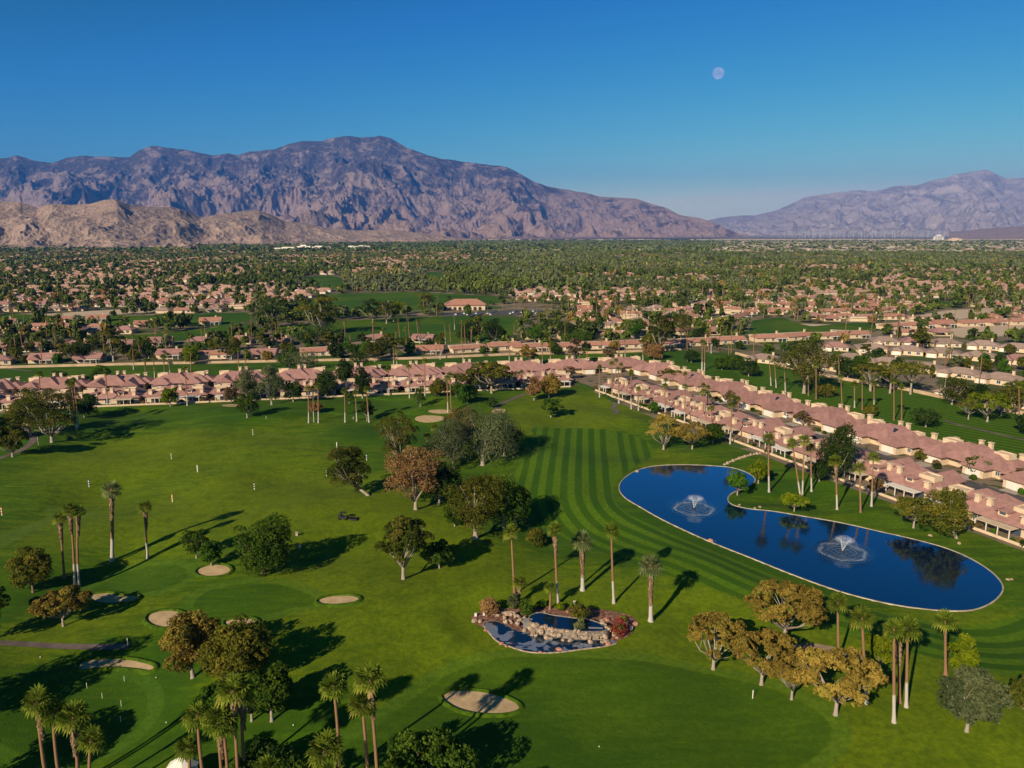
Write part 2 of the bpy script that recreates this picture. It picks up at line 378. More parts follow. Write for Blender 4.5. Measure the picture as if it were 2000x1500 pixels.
fw = t.mix(t.math('MULTIPLY', t.ramp(med, .35, .7), .25), fw, (.085, .135, .003))
rough_edge = t.ramp(t.math('ADD', a_f, t.math('MULTIPLY', t.math('SUBTRACT', fine, .5), 1.2)), -.6, .9)
grass = t.mix(rough_edge, grass, fw)
ge = t.ramp(a_gr, -.5, .5)
gcol = t.mix(t.ramp(t.math('ADD', t.math('MULTIPLY', med, .5), t.math('MULTIPLY', streak, .5)), .38, .62), (.032, .080, .002), (.058, .116, .003))
grass = t.mix(t.math('MULTIPLY', ge, .85), grass, gcol)
collar = t.math('MULTIPLY', t.ramp(a_gr, -3.2, -2.4), t.ramp(a_gr, -.4, .2, 1.0, 0.0))
grass = t.mix(t.math('MULTIPLY', collar, .55), grass, (.075, .150, .010))
a_p = t.attr('pad'); grass = t.mix(t.math('MULTIPLY', t.ramp(a_p, -.8, .8), .6), grass, (.12, .185, .02))
grass = t.mix(t.math('MULTIPLY', t.ramp(fine, .35, .65), .42), grass, (.020, .062, .002))
a_sd = t.attr('sand'); sandc = t.mix(med, (.42, .31, .21), (.55, .44, .32))
# suburb ground: gravel yards, drives, lawns, shrubs
cell = t.n('TexVoronoi'); cell.inputs['Scale'].default_value = .055; t.link(t.stretch(P_, (1, 1, 1), (0, 0, .3)), cell.inputs['Vector'])
cv = t.n('SeparateColor'); t.link(cell.outputs['Color'], cv.inputs[0])
sub = t.mix(t.ramp(cv.outputs[0], .35, .6), (.07, .08, .025), (.25, .19, .125))
sub = t.mix(t.ramp(cv.outputs[1], .78, .8), sub, (.045, .095, .014))
sub = t.mix(t.ramp(cv.outputs[2], .8, .82), sub, (.19, .15, .11))
sub = t.mix(t.math('MULTIPLY', t.ramp(med, .3, .7), .5), sub, (.10, .085, .045))
a_b = t.attr('bed'); bedc = t.mix(med, (.24, .18, .13), (.16, .12, .08))
bedc = t.mix(t.ramp(t.noise(P_, .22, 3), .56, .62), bedc, (.05, .07, .02))
sub = t.mix(t.ramp(a_b, -.3, .3), sub, bedc)
# beyond a few kilometres the floor of the valley: dark orchards, then desert towards the right-hand range
sp = t.n('SeparateXYZ'); t.link(P_, sp.inputs[0])
farn = t.noise(t.stretch(P_, (.0007, .0016, 1)), 1.0, 5, .65)
desert = t.mix(farn, (.15, .12, .085), (.30, .24, .18))
farf = t.ramp(sp.outputs['Y'], 2300, 3600)
farc = t.mix(t.ramp(farn, .42, .6), (.038, .050, .018), (.10, .095, .05))
rt = t.math('SUBTRACT', sp.outputs['X'], t.math('MULTIPLY', sp.outputs['Y'], .25))
farc = t.mix(t.math('MULTIPLY', t.ramp(rt, -100, 500), t.ramp(sp.outputs['Y'], 2900, 3700)), farc, desert)
farc = t.mix(t.ramp(sp.outputs['Y'], 9000, 16000), farc, desert)
sub = t.mix(farf, sub, farc)
sub = t.mix(t.ramp(a_sd, -3, 3), sub, sandc)
edge = t.ramp(t.math('ADD', a_g, t.math('MULTIPLY', t.math('SUBTRACT', fine, .5), 1.0)), -.5, .5)
col = t.mix(edge, sub, grass)
t.bsdf(col, .92, .12, t.bump(t.math('ADD', t.math('MULTIPLY', fine, .35), t.noise(P_, 4, 2)), .35, .25))
me = make_mesh("ground", np.stack([gxf, gyf, gz], 1), faces, t.m, smooth=True, attrs={k: ('POINT', v) for k, v in
     dict(yel=yel, golf=golf, stripe=stripe, fair=fair, green=green, sand=sand, bed=bed, pad=pad).items()})
tag(link("ground", me), kind='structure')

# ------------------------------------------------------------------ mountains
def mountain_mat(name, lo, hi, dark, pale, zs, dv=.5):
    t = NT(name); P_ = t.pos(); sp = t.n('SeparateXYZ'); t.link(P_, sp.inputs[0])
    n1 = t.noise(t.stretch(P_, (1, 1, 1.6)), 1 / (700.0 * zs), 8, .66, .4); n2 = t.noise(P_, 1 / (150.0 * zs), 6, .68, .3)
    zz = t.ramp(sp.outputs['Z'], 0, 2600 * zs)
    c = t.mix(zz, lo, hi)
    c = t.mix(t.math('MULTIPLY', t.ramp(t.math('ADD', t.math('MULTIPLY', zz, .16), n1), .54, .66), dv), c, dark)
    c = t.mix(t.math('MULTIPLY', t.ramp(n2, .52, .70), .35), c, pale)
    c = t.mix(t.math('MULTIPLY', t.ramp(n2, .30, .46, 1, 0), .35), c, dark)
    return t.bsdf(c, .95, .05, t.bump(t.math('ADD', t.math('MULTIPLY', n1, 1.6), n2), .8, 110.0 * zs))
def mountain(name, sil, yb, yc, mat, seed, px=(-260, 1460), nu=1300, nt=400, wav=3100., amp=.80, rise=1.0, back=1.35, crest=.022, stretch=1.8, gain=.55):
    xs = np.array([p[0] for p in sil], float); ys = np.array([p[1] for p in sil], float)
    u = np.linspace(px[0], px[1], nu); tt = np.linspace(0, back, nt)
    sy = np.interp(u, xs, ys); Yb = np.interp(u, [b[0] for b in yb], [b[1] for b in yb]); Yc = np.interp(u, [b[0] for b in yc], [b[1] for b in yc])
    Hc = CAMH - Yc * np.tan(ang(sy))
    ksz = max(5, int(nu * .05)) | 1; kern = np.hanning(ksz + 2)[1:-1]; kern /= kern.sum()
    Hs = np.convolve(np.pad(Hc, ksz // 2, mode='edge'), kern, 'valid')
    U, T = np.meshgrid(u, tt); YB = np.broadcast_to(Yb, U.shape); YC = np.broadcast_to(Yc, U.shape); bl = np.clip((T - .45) / .5, 0, 1); bl = bl * bl * (3 - 2 * bl); HC = Hs[None, :] * (1 - bl) + Hc[None, :] * bl
    Y = YB + T * (YC - YB); X = (U - 1000) / FPX * Y * .985
    wx = X + wav * .20 * fbm(X / wav, Y / wav, 3, seed + 40); wy = Y + wav * .20 * fbm(X / wav + 9, Y / wav, 3, seed + 50)
    n = ridged(wx / wav, wy / (wav * stretch), 8, seed, gain)
    n = (n - n.min()) / (n.max() - n.min())
    s = np.where(T < 1, np.clip(T, 0, 1) ** rise, 1 - (np.clip(T, 1, 9) - 1) * 1.6)
    n2 = ridged(wx / (wav * .34) + 7.3, wy / (wav * .50), 6, seed + 21, .58); n2 = (n2 - n2.min()) / (n2.max() - n2.min())
    Tc = np.clip(T, 0, 1); HM = np.maximum(HC, 0); A = amp * (.45 * HM + .25 * HM.max())
    z = HM * s - A * (1 - n) * np.clip(Tc * 3.2, 0, 1) * np.clip((1 - Tc) * 2.4, 0, 1) - .34 * A * (1 - n2) * np.clip(Tc * 4, 0, 1) * np.clip((1 - Tc) * 11, 0, 1)
    z = np.maximum(z, HM * .012 * Tc) + crest * HM * (fbm(X / (wav * .16), Y / (wav * .16), 5, seed + 3)) * np.clip(T * 3, 0, 1)
    z = z - 6 * (1 - np.clip(T * 30, 0, 1)) - np.where(T > 1, 0, 0)
    i = (np.arange(nt - 1)[:, None] * nu + np.arange(nu - 1)[None, :]).ravel()
    me = make_mesh(name, np.stack([X.ravel(), Y.ravel(), z.ravel()], 1), np.stack([i, i + 1, i + nu + 1, i + nu], 1), mat, smooth=True)
    return tag(link(name, me), kind='structure')
SJ = [(-300,330),(-100,318),(0,306),(30,308),(55,303),(85,312),(118,318),(150,307),(185,303),(215,306),(240,305),(270,306),(290,293),(312,285),(340,288),(372,290),(400,297),(430,303),(455,300),(478,303),(500,295),(545,292),(575,281),(600,275),(640,274),(665,268),(690,265),(712,270),(735,266),(748,263),(770,270),(800,288),(830,298),(860,308),(880,311),(905,316),(940,320),(965,322),(990,326),(1020,340),(1045,356),(1070,363),(1110,371),(1140,376),(1170,384),(1215,386),(1240,388),(1265,396),(1300,407),(1325,420),(1360,425),(1385,432),(1410,443),(1430,452),(1446,458)]
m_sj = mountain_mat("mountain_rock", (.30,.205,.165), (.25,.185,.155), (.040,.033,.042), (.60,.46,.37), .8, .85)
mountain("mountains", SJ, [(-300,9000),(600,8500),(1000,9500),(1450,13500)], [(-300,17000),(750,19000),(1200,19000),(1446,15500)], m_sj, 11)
FOOT = [(-260,395),(-100,400),(0,392),(50,394),(80,405),(110,398),(150,400),(185,398),(215,390),(236,389),(262,400),(300,404),(345,404),(370,412),(395,425),(430,418),(480,412),(510,410),(535,420),(560,432),(600,436),(640,445),(700,450),(760,448),(800,452),(850,458),(900,465),(960,470)]
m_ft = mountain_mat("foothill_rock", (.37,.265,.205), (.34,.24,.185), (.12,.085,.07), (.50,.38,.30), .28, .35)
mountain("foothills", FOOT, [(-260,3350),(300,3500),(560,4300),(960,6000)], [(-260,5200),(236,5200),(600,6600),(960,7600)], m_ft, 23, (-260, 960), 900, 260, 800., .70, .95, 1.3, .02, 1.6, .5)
SG = [(1380,430),(1400,425),(1440,421),(1470,420),(1510,411),(1540,398),(1565,385),(1590,381),(1620,377),(1650,373),(1670,371),(1700,374),(1735,363),(1775,362),(1800,355),(1830,348),(1850,340),(1870,338),(1900,333),(1915,333),(1930,341),(1948,349),(1970,347),(2000,347),(2100,340),(2300,360)]
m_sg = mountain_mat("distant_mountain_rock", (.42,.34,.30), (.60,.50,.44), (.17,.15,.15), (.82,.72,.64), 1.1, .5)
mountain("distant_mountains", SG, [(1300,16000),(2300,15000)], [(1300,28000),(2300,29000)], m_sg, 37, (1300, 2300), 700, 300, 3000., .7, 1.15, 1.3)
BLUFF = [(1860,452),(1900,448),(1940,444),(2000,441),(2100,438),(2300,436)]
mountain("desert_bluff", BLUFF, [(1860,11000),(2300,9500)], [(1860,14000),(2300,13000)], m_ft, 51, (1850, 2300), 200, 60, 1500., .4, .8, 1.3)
# ------------------------------------------------------------------ building materials
def roof_mat(name, col):
    t = NT(name); o = t.obj(); n = t.noise(o, .5, 4, .6); m = t.noise(o, 6, 3, .6)
    w = t.n('TexWave', wave_type='BANDS', bands_direction='Z'); w.inputs['Scale'].default_value = 2.6; w.inputs['Distortion'].default_value = .4; t.link(o, w.inputs['Vector'])
    f = t.math('MULTIPLY', t.ramp(n, .25, .75, .82, 1.14), t.math('MULTIPLY', t.ramp(m, .25, .75, .88, 1.10), t.ramp(t.rand(), 0, 1, .90, 1.12, 'LINEAR')))
    c = t.n('VectorMath', operation='SCALE'); c.inputs[0].default_value = col; t.link(f, c.inputs['Scale'])
    return t.bsdf(c.outputs[0], .8, .25, t.bump(w.outputs[0], .5, .12))
M_roof = roof_mat("pink_tile", (.335, .180, .155))
M_roof2 = roof_mat("terracotta_tile", (.38, .185, .13))
M_roof3 = roof_mat("taupe_tile", (.32, .225, .18))
M_stucco = simple("cream_stucco", (.60, .46, .31), .9, .1, .10, .6)
M_white = simple("white_paint", (.70, .65, .57), .6, .3, .06)
M_flat = simple("pale_flat_roof", (.56, .44, .31), .9, .1, .14, .35)
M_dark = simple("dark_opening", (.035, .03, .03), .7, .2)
M_glass = simple("window_glass", (.05, .07, .10), .08, .8, .1)
M_panel = simple("solar_glass", (.02, .03, .06), .12, .8, .1)
M_asph = simple("asphalt", (.085, .08, .078), .9, .15, .2, .25, .2)
M_conc = simple("concrete", (.36, .30, .25), .9, .1, .2, .3)
M_wallblk = simple("tan_block_wall", (.46, .33, .21), .9, .1, .15, .2)
M_pathm = simple("cart_path_asphalt", (.13, .10, .09), .9, .15, .25, .3, .2)
M_hedge = simple("hedge_leaves", (.035, .075, .012), .8, .1, .5, 2.2, .9)

def add_part(parent, name, fn, mats, label=None):
    m = MB(); fn(m); o = m.build(name, mats, parent)
    if label: o['label'] = label
    return o
def chimney(root, roof, x, y, z0, z1, s=.65, tall=True):
    def f(m):
        m.box(x - s, x + s, y - s * .8, y + s * .8, z0, z1 - .45); m.box(x - s * .8, x + s * .8, y - s * .6, y + s * .6, z1 - .45, z1 - .12)
        m.box(x - s * 1.25, x + s * 1.25, y - s * 1.05, y + s * 1.05, z1 - .12, z1 + .12)
    add_part(roof, "chimney", f, [M_stucco])
def window(parent, x0, x1, y, z0, z1, face=-1, ax='y'):
    """frame with a pane set in it, on a wall facing -y/+y (ax='y') or -x/+x"""
    def fr(m):
        a, b = (y, y + face * .10) if face > 0 else (y + face * .10, y)
        for p in ((x0 - .12, x0, z0 - .12, z1 + .12), (x1, x1 + .12, z0 - .12, z1 + .12), (x0, x1, z0 - .12, z0), (x0, x1, z1, z1 + .12), ((x0 + x1) / 2 - .04, (x0 + x1) / 2 + .04, z0, z1)):
            m.box(p[0], p[1], a, b, p[2], p[3]) if ax == 'y' else m.box(a, b, p[0], p[1], p[2], p[3])
    w = add_part(parent, "window", fr, [M_white])
    def pn(m):
        a, b = (y + .003, y + face * .05) if face > 0 else (y + face * .05, y - .003)
        m.box(x0, x1, a, b, z0, z1) if ax == 'y' else m.box(a, b, x0, x1, z0, z1)
    add_part(w, "pane", pn, [M_glass])
def clerestory(root, x0, x1, y0, y1, z0, z1, front=True):
    """cream parapet box that stands out of the roof slope, its own flat roof sunk inside the rim"""
    def f(m):
        lo, hi = (z0, z1) if front else (z1, z0)
        # sides follow the slope, front face upright
        m.cur = 0
        m.box(x0, x1, y0, y0 + .3, z0, z1); m.box(x0, x1, y1 - .3, y1, z0 + .2, z1 + .1)
        m.box(x0, x0 + .3, y0 + .3, y1 - .3, z0 + .1, z1 + .05); m.box(x1 - .3, x1, y0 + .3, y1 - .3, z0 + .1, z1 + .05)
        m.cur = 1; m.box(x0 + .3, x1 - .3, y0 + .3, y1 - .3, z0 + .1, z1 - .3)
    c = add_part(root, "clerestory", f, [M_stucco, M_flat])
    def sk(m): m.box((x0 + x1) / 2 - 1.0, (x0 + x1) / 2 + .2, (y0 + y1) / 2 - .5, (y0 + y1) / 2 + .5, z1 - .297, z1 - .05)
    add_part(c, "skylight", sk, [M_glass])
def patio(root, x0, x1, y0, y1, z=2.55, n=4, mat=None):
    def f(m):
        m.box(x0, x1, y0, y1, z, z + .14)
        k = x0 + .15
        while k < x1: m.box(k, k + .12, y0 - .25, y0, z - .02, z + .10); k += .6
    p = add_part(root, "patio_cover", f, [mat or M_white])
    for i in range(n):
        x = x0 + .3 + (x1 - x0 - .6) * i / (n - 1)
        add_part(p, "post", lambda m: m.box(x - .11, x + .11, y0 + .1, y0 + .32, 0, z - .003), [M_white])

def duplex(name, front=True, variant=0):
    """one twin villa of the row; local -y faces the fairway side, +y the street"""
    root = bpy.data.objects.new(name, None); C.objects.link(root)
    def walls(m):
        m.box(-14.2, 14.2, -7.5, 7.0, 0, 2.95); m.box(-11.5, -4.2, 7.0, 11.6, 0, 2.8); m.box(4.2, 11.5, 7.0, 11.6, 0, 2.8)
    w = add_part(root, "wall", walls, [M_stucco])
    def roofs(m):
        m.hip(-15.4, 15.4, -8.7, 8.0, 3.0, 6.25, k=.9)
        if variant == 0:
            m.hip(-12.6, -3.1, 1.0, 12.6, 2.98, 5.3); m.hip(3.1, 12.6, 1.0, 12.6, 2.98, 5.3)
        else:
            m.gable(-12.4, -3.3, 1.0, 12.4, 2.98, 5.5, 'y'); m.gable(3.3, 12.4, 1.0, 12.4, 2.98, 5.5, 'y')
        m.hip(-17.6, -9.0, -6.0, 4.5, 2.95, 4.9)
        m.hip(-6.4, 6.4, -8.9, 9.4, 3.02, 6.75, k=.85)
    r = add_part(root, "roof", roofs, [M_roof])
    for s in (-1, 1):
        chimney(root, r, s * 1.75, -5.4, 3.2, 7.3, .68)
        chimney(root, r, s * 12.3, -6.6, 2.9, 5.6 if s > 0 else 5.9, .8)
        if variant == 0 or s > 0: clerestory(r, *sorted((s * 7.0, s * 12.2)), -3.4, .6, 4.5, 6.3)
        else: clerestory(r, *sorted((s * 6.6, s * 10.4)), -4.2, -1.0, 4.0, 5.9)
        # dormer with a small window looking over the fairway
        def dm(m):
            m.cur = 0; m.box(s * 6.2 - 1.3, s * 6.2 + 1.3, -6.6, -4.4, 3.6, 5.15)
            m.cur = 1; m.hip(s * 6.2 - 1.9, s * 6.2 + 1.9, -7.1, -3.6, 5.2, 5.75, .12)
        d = add_part(r, "dormer", dm, [M_stucco, M_roof])
        add_part(r, "dormer_window", lambda m: m.box(s * 6.2 - .85, s * 6.2 + .85, -6.66, -6.6, 4.15, 4.95), [M_glass])
        x = s * 7.85
        add_part(root, "garage_door", lambda m: [m.box(x - 2.5, x + 2.5, 11.6, 11.66, .02, 2.2)] + [m.box(x - 2.5, x + 2.5, 11.66, 11.69, .5 * k + .5, .5 * k + .54) for k in range(3)], [M_white])
        window(root, s * 13.3 - .7, s * 13.3 + .7, 7.0, 1.0, 2.2, 1)
        window(root, -1.2 if s < 0 else 6.5, 1.2 if s < 0 else 9.5, -7.5, .3, 2.3, -1)
        window(root, -3 , -.8, s * 14.2, 1.0, 2.2, s, 'x')
        patio(root, *((-13.6, -6.6) if s < 0 else (2.2, 12.2)), -12.4, -8.92, 2.6, 4, M_white if (s < 0) == (variant == 0) else M_flat)
        add_part(root, "sliding_door", lambda m: m.box(s * 10.5 - 1.6, s * 10.5 + 1.6, -7.56, -7.5, .05, 2.25), [M_glass])
    if variant: add_part(r, "solar_panel", lambda m: m.add([(-3.0, 1.2, 6.05), (.6, 1.2, 6.05), (.6, 3.4, 5.15), (-3.0, 3.4, 5.15), (-3.0, 1.2, 6.13), (.6, 1.2, 6.13), (.6, 3.4, 5.23), (-3.0, 3.4, 5.23)], [[4, 5, 6, 7], [0, 1, 5, 4], [1, 2, 6, 5], [2, 3, 7, 6], [3, 0, 4, 7]]), [M_panel])
    return root

def ranch(name, roofm, w=18., d=12., variant=0):
    """detached or terraced single-storey house of the streets behind"""
    root = bpy.data.objects.new(name, None); C.objects.link(root)
    def walls(m):
        m.box(-w / 2, w / 2, -d / 2, d / 2, 0, 2.9)
        if variant == 0: m.box(-w / 2 + .4, -w / 2 + 6.6, -d / 2 - 4.2, -d / 2, 0, 2.75)
        if variant == 2: m.box(w / 2 - 7, w / 2 - .5, -d / 2 + 2.5, d / 2 + 3, 2.9, 4.4)
    add_part(root, "wall", walls, [M_stucco])
    def roofs(m):
        m.cur = 0
        if variant == 0: m.hip(-w / 2 - .8, w / 2 + .8, -d / 2 - .8, d / 2 + .8, 2.95, 5.4); m.hip(-w / 2 - .3, -w / 2 + 7.3, -d / 2 - 5, 1, 2.93, 4.7)
        elif variant == 1: m.gable(-w / 2 - .3, w / 2 + .3, -d / 2 - .9, d / 2 - 2.2, 2.95, 4.9, 'x'); m.cur = 1; m.box(-w / 2, w / 2, d / 2 - 2.2, d / 2 + 1.2, 2.9, 4.15)
        else: m.gable(-w / 2 - .5, w / 2 + .5, -d / 2 - .8, d / 2 + .8, 2.95, 5.6, 'x'); m.gable(-w / 2 + 1, -w / 2 + 8, -d / 2 - 3.4, 0, 2.93, 5.1, 'y')
    r = add_part(root, "roof", roofs, [roofm, M_flat])
    chimney(root, r, w / 2 - 4.6, .4, 4.0, 6.6, .6)
    for k in range(3):
        x = -w / 2 + w * (k + 1.05) / 3.6
        if variant == 0 and k == 0: continue
        window(root, x - 1.0, x + 1.0, -d / 2, .7, 2.2, -1)
    window(root, -1.2, 1.2, w / 2, .9, 2.1, 1, 'x')
    if variant == 0: add_part(root, "garage_door", lambda m: m.box(-w / 2 + 1.2, -w / 2 + 5.8, -d / 2 - 4.26, -d / 2 - 4.2, .02, 2.2), [M_white])
    else: patio(root, w / 2 - 8.5, w / 2 - 1, -d / 2 - 3.6, -d / 2 - .95, 2.45, 3)
    return root
def joined(src, name, roofm):
    """the same house as one small mesh, for streets far enough away that its parts cannot be told apart"""
    m = MB(); w, d = (15., 11.) if src == 0 else (20., 10.)
    m.cur = 0; m.box(-w / 2, w / 2, -d / 2, d / 2, 0, 2.9); m.cur = 1
    if src == 0: m.hip(-w / 2 - .7, w / 2 + .7, -d / 2 - .7, d / 2 + .7, 2.95, 5.3); m.hip(-w / 2, -w / 2 + 7, -d / 2 - 4, 1, 2.93, 4.6)
    else: m.gable(-w / 2 - .3, w / 2 + .3, -d / 2 - .9, d / 2 - 2.6, 2.95, 4.8, 'x'); m.cur = 2; m.box(-w / 2, w / 2, d / 2 - 2.6, d / 2 + .8, 2.9, 4.05)
    m.cur = 0; m.box(w / 2 - 4.6, w / 2 - 3.5, .2, 1.2, 3.2, 6.3)
    m.cur = 3; m.box(-1.5, .8, -d / 2 - .04, -d / 2, .8, 2.2); m.box(3.2, 5.5, -d / 2 - .04, -d / 2, .8, 2.2)
    return m.mesh(name, [M_stucco, roofm, M_flat, M_glass])

ORD = ['first','second','third','fourth','fifth','sixth','seventh','eighth','ninth','tenth','eleventh','twelfth','thirteenth','fourteenth','fifteenth','sixteenth','seventeenth','eighteenth','nineteenth','twentieth']
def ordn(i):
    if i < 20: return ORD[i]
    tens = {2: 'twenty', 3: 'thirty', 4: 'forty', 5: 'fifty', 6: 'sixty', 7: 'seventy', 8: 'eighty', 9: 'ninety'}
    n = i + 1
    if n >= 100: return f"{n}th"
    a, b = divmod(n, 10)
    return (tens[a][:-1] + 'ieth') if b == 0 else tens[a] + '-' + ORD[b - 1]

# ------------------------------------------------------------------ the pink villa rows round the fairway
rows = []
va, vb = duplex("villa", True, 0), duplex("villa", True, 1)
used = set()
def place_house(protos, k, loc, rz, label, group, sc=(1, 1, 1), cat="villa"):
    pr = protos[k % len(protos)]
    if pr.name not in used: used.add(pr.name); o = pr; o.location = loc; o.rotation_euler = (0, 0, rz); o.scale = sc
    else: o = tree_copy(pr, loc, rz, sc)
    return tag(o, label, cat, group)
VA, VB = G0(-10, 803), G0(1128, 755)
e = (VB - VA); e.z = 0; Lr = e.length; e.normalize(); nrm = Vector((-e.y, e.x, 0)); rz0 = math.atan2(e.y, e.x)
VILLAS = []
n_left = 9
for i in range(-1, n_left + 3):
    c = VA + e * ((i + .5) * Lr / n_left) + nrm * 13
    if i == n_left - 1: pass
    if i >= n_left + 2: break
    VILLAS.append((c.x, c.y, rz0))
    if i < n_left: place_house((va, vb), i + 1, (c.x, c.y, 0), rz0 + rng.uniform(-.03, .03), f"{ordn(i + 1)} pink-roofed twin villa from the left in the row facing the range lawn" if i >= 0 else "pink-roofed villa cut by the left edge of the lawn row", "pink villas along the far end of the lawn", (.95, 1, 1))
    c2 = VA + e * ((i + .32) * Lr / n_left) + nrm * 45
    VILLAS.append((c2.x, c2.y, rz0))
    place_house((va, vb), i, (c2.x, c2.y, 0), rz0 + math.pi + rng.uniform(-.03, .03), (f"{ordn(i + 1)} pink-roofed villa from the left in the second row, backing on the rear fairway" if i < n_left else f"{ordn(i - n_left)} pink-roofed villa at the corner where the lawn rows meet the street"), "pink villas of the second row behind", (.95, 1, 1.12))
rzd = math.atan2(e2.y, e2.x)
n_diag = max(6, round(Ld / 31.5))
for i in range(n_diag + 1):
    c = DA + e2 * ((i + .5) * 31.2) + nr2 * (13 + (i % 2) * 2.2)
    VILLAS.append((c.x, c.y, rzd))
    place_house((va, vb), i, (c.x, c.y, 0), rzd + rng.uniform(-.05, .05), f"{ordn(i)} pink-roofed twin villa from the far corner in the row beside the pond", "pink villas in the row beside the pond")
for i in range(-1, n_diag + 2):
    c = DA + e2 * ((i + .35) * 31.2) + nr2 * (53 + (i % 2) * 2.4)
    VILLAS.append((c.x, c.y, rzd))
    place_house((va, vb), i + 1, (c.x, c.y, 0), rzd + math.pi + rng.uniform(-.05, .05), f"{ordn(i + 1)} pink-roofed twin villa from the far corner across the street from the pond row", "pink villas across the street from the pond row", (1, 1, 1.1))

def ribbon(name, pts, width, dz, mat, n=6, kind='structure', curb=0.0, step=1.5, label=None, cat=None):
    P = spline([tuple(p) for p in pts], n, False); vs = []; fs = []
    # resample
    seg = np.sqrt(((P[1:] - P[:-1]) ** 2).sum(1)); s = np.concatenate([[0], np.cumsum(seg)]); m = max(2, int(s[-1] / step))
    q = np.linspace(0, s[-1], m); P = np.stack([np.interp(q, s, P[:, 0]), np.interp(q, s, P[:, 1])], 1)
    T = np.gradient(P, axis=0); T /= np.linalg.norm(T, axis=1)[:, None] + 1e-9; N = np.stack([-T[:, 1], T[:, 0]], 1)
    cols = np.linspace(-.5, .5, 4)
    for c in cols: vs.append(P + N * c * width)
    V = np.stack(vs, 1).reshape(-1, 2); Z = height(V[:, 0], V[:, 1]) + dz
    i = (np.arange(m - 1)[:, None] * 4 + np.arange(3)[None, :]).ravel()
    F = np.stack([i, i + 4, i + 5, i + 1], 1)[:, ::-1]
    o = link(name, make_mesh(name, np.column_stack([V, Z]), F, mat, smooth=True))
    return tag(o, label, cat, kind=kind)
# the street between the two pond-side rows, the drives of both rows, and the lane of the lawn rows
sm = lambda s, off: (DA + e2 * s + nr2 * off)[:2]
ribbon("street", [sm(-28, 33), sm(60, 34), sm(140, 33.5), sm(290, 34)], 9.0, .03, M_asph, 3)
ribbon("street", [(VA + e * -30 + nrm * 28.5)[:2], (VA + e * (Lr * .5) + nrm * 28.5)[:2], (VA + e * (Lr + 14) + nrm * 28.5)[:2]], 5.5, .03, M_asph, 3)
for i in range(n_diag + 1):
    for s in (-7.8, 7.8):
        a = DA + e2 * ((i + .5) * 31.2 + s)
        ribbon("driveway", [(a + nr2 * 24.7)[:2], (a + nr2 * 29.6)[:2]], 5.4, .045, M_conc, 2)
    for s in (-7.8, 7.8):
        a = DA + e2 * ((i + .35) * 31.2 + s)
        ribbon("driveway", [(a + nr2 * 37.6)[:2], (a + nr2 * 42.3)[:2]], 5.4, .045, M_conc, 2)
# low garden walls on the lawn side
def wall_run(name, pts, h, th, mat, label, cat="wall", kind=None):
    m = MB(); P = [Vector((p[0], p[1], 0)) for p in pts]
    for a, b in zip(P, P[1:]):
        d = (b - a).normalized(); q = Vector((-d.y, d.x, 0)) * th / 2
        z0, z1 = hz(a.x, a.y) - .3, hz(b.x, b.y) - .3
        vs = [a - q + Vector((0, 0, z0)), b - q + Vector((0, 0, z1)), b + q + Vector((0, 0, z1)), a + q + Vector((0, 0, z0))]
        m.add(vs + [v + Vector((0, 0, h + .3)) for v in vs], [[4, 5, 6, 7], [0, 1, 5, 4], [1, 2, 6, 5], [2, 3, 7, 6], [3, 0, 4, 7]])
    return tag(m.build(name, [mat]), label, cat)
wall_run("garden_wall", [(VA + e * s + nrm * -.6)[:2] for s in np.linspace(-30, Lr - 4, 24)], .75, .3, M_stucco, "low cream garden wall along the patios at the far end of the range lawn")
wall_run("garden_wall", [(DA + e2 * s + nr2 * -.6)[:2] for s in np.linspace(0, Ld + 20, 24)], .75, .3, M_stucco, "low cream garden wall along the patios of the pond-side villas")
BW = gp([(-500,737),(0,719.5),(250,713),(500,708),(700,704),(820,701.5),(1000,693.5),(1200,689.5),(1340,683.5)])
wall_run("boundary_wall", BW, 1.5, .3, M_wallblk, "long sandy block wall along the far side of the rear fairway")
BW2 = gp([(1436,692),(1500,709),(1570,727),(1650,743),(1770,763),(1870,785),(2000,811),(2200,850)])
wall_run("boundary_wall", BW2, 1.7, .3, M_wallblk, "pink-tan block wall on the right between the fairway and the taupe-roofed houses")

# ------------------------------------------------------------------ streets behind: rows given by their ground line in the photograph
ra, rb, rc_ = ranch("house", M_roof, 17, 12, 0), ranch("house", M_roof2, 24, 11, 1), ranch("house", M_roof3, 19, 13, 0)
rd, re_ = ranch("house", M_roof2, 18, 11, 2), ranch("house", M_roof, 16, 11, 2)
HOUSES = []
def hrow(pts, spacing, protos, phrase, group, side=1, flip=False, jit=.12, skip=0.0, off=6.5):
    P = np.array(gp(pts)); seg = np.sqrt(((P[1:] - P[:-1]) ** 2).sum(1)); s = np.concatenate([[0], np.cumsum(seg)]); n = 0
    q = spacing * .5
    while q < s[-1]:
        x, y = np.interp(q, s, P[:, 0]), np.interp(q, s, P[:, 1]); k = min(np.searchsorted(s, q) - 1, len(seg) - 1); k = max(k, 0)
        d = P[k + 1] - P[k]; rz = math.atan2(d[1], d[0]); nv = np.array([-d[1], d[0]]) / np.linalg.norm(d)
        if rng.random() >= skip:
            c = np.array([x, y]) + nv * (off + rng.uniform(-1.5, 1.5))
            place_house(protos, int(rng.integers(0, len(protos))), (c[0], c[1], 0), rz + (math.pi if flip else 0) + rng.uniform(-jit, jit), f"{ordn(n)} house {phrase}"[:200], group, (1, 1, rng.uniform(.95, 1.15)), "house")
            HOUSES.append((c[0], c[1], spacing * .5)); n += 1
        q += spacing * rng.uniform(.94, 1.08)
hrow([(-60,716),(100,711),(220,707)], 26, (ra, re_), "just behind the sandy wall on the left", "pink houses behind the sandy wall")
hrow([(280,703),(480,700),(560,699)], 30, (re_, rb), "behind the wall below the tall olive eucalyptus", "pink houses behind the sandy wall, middle")
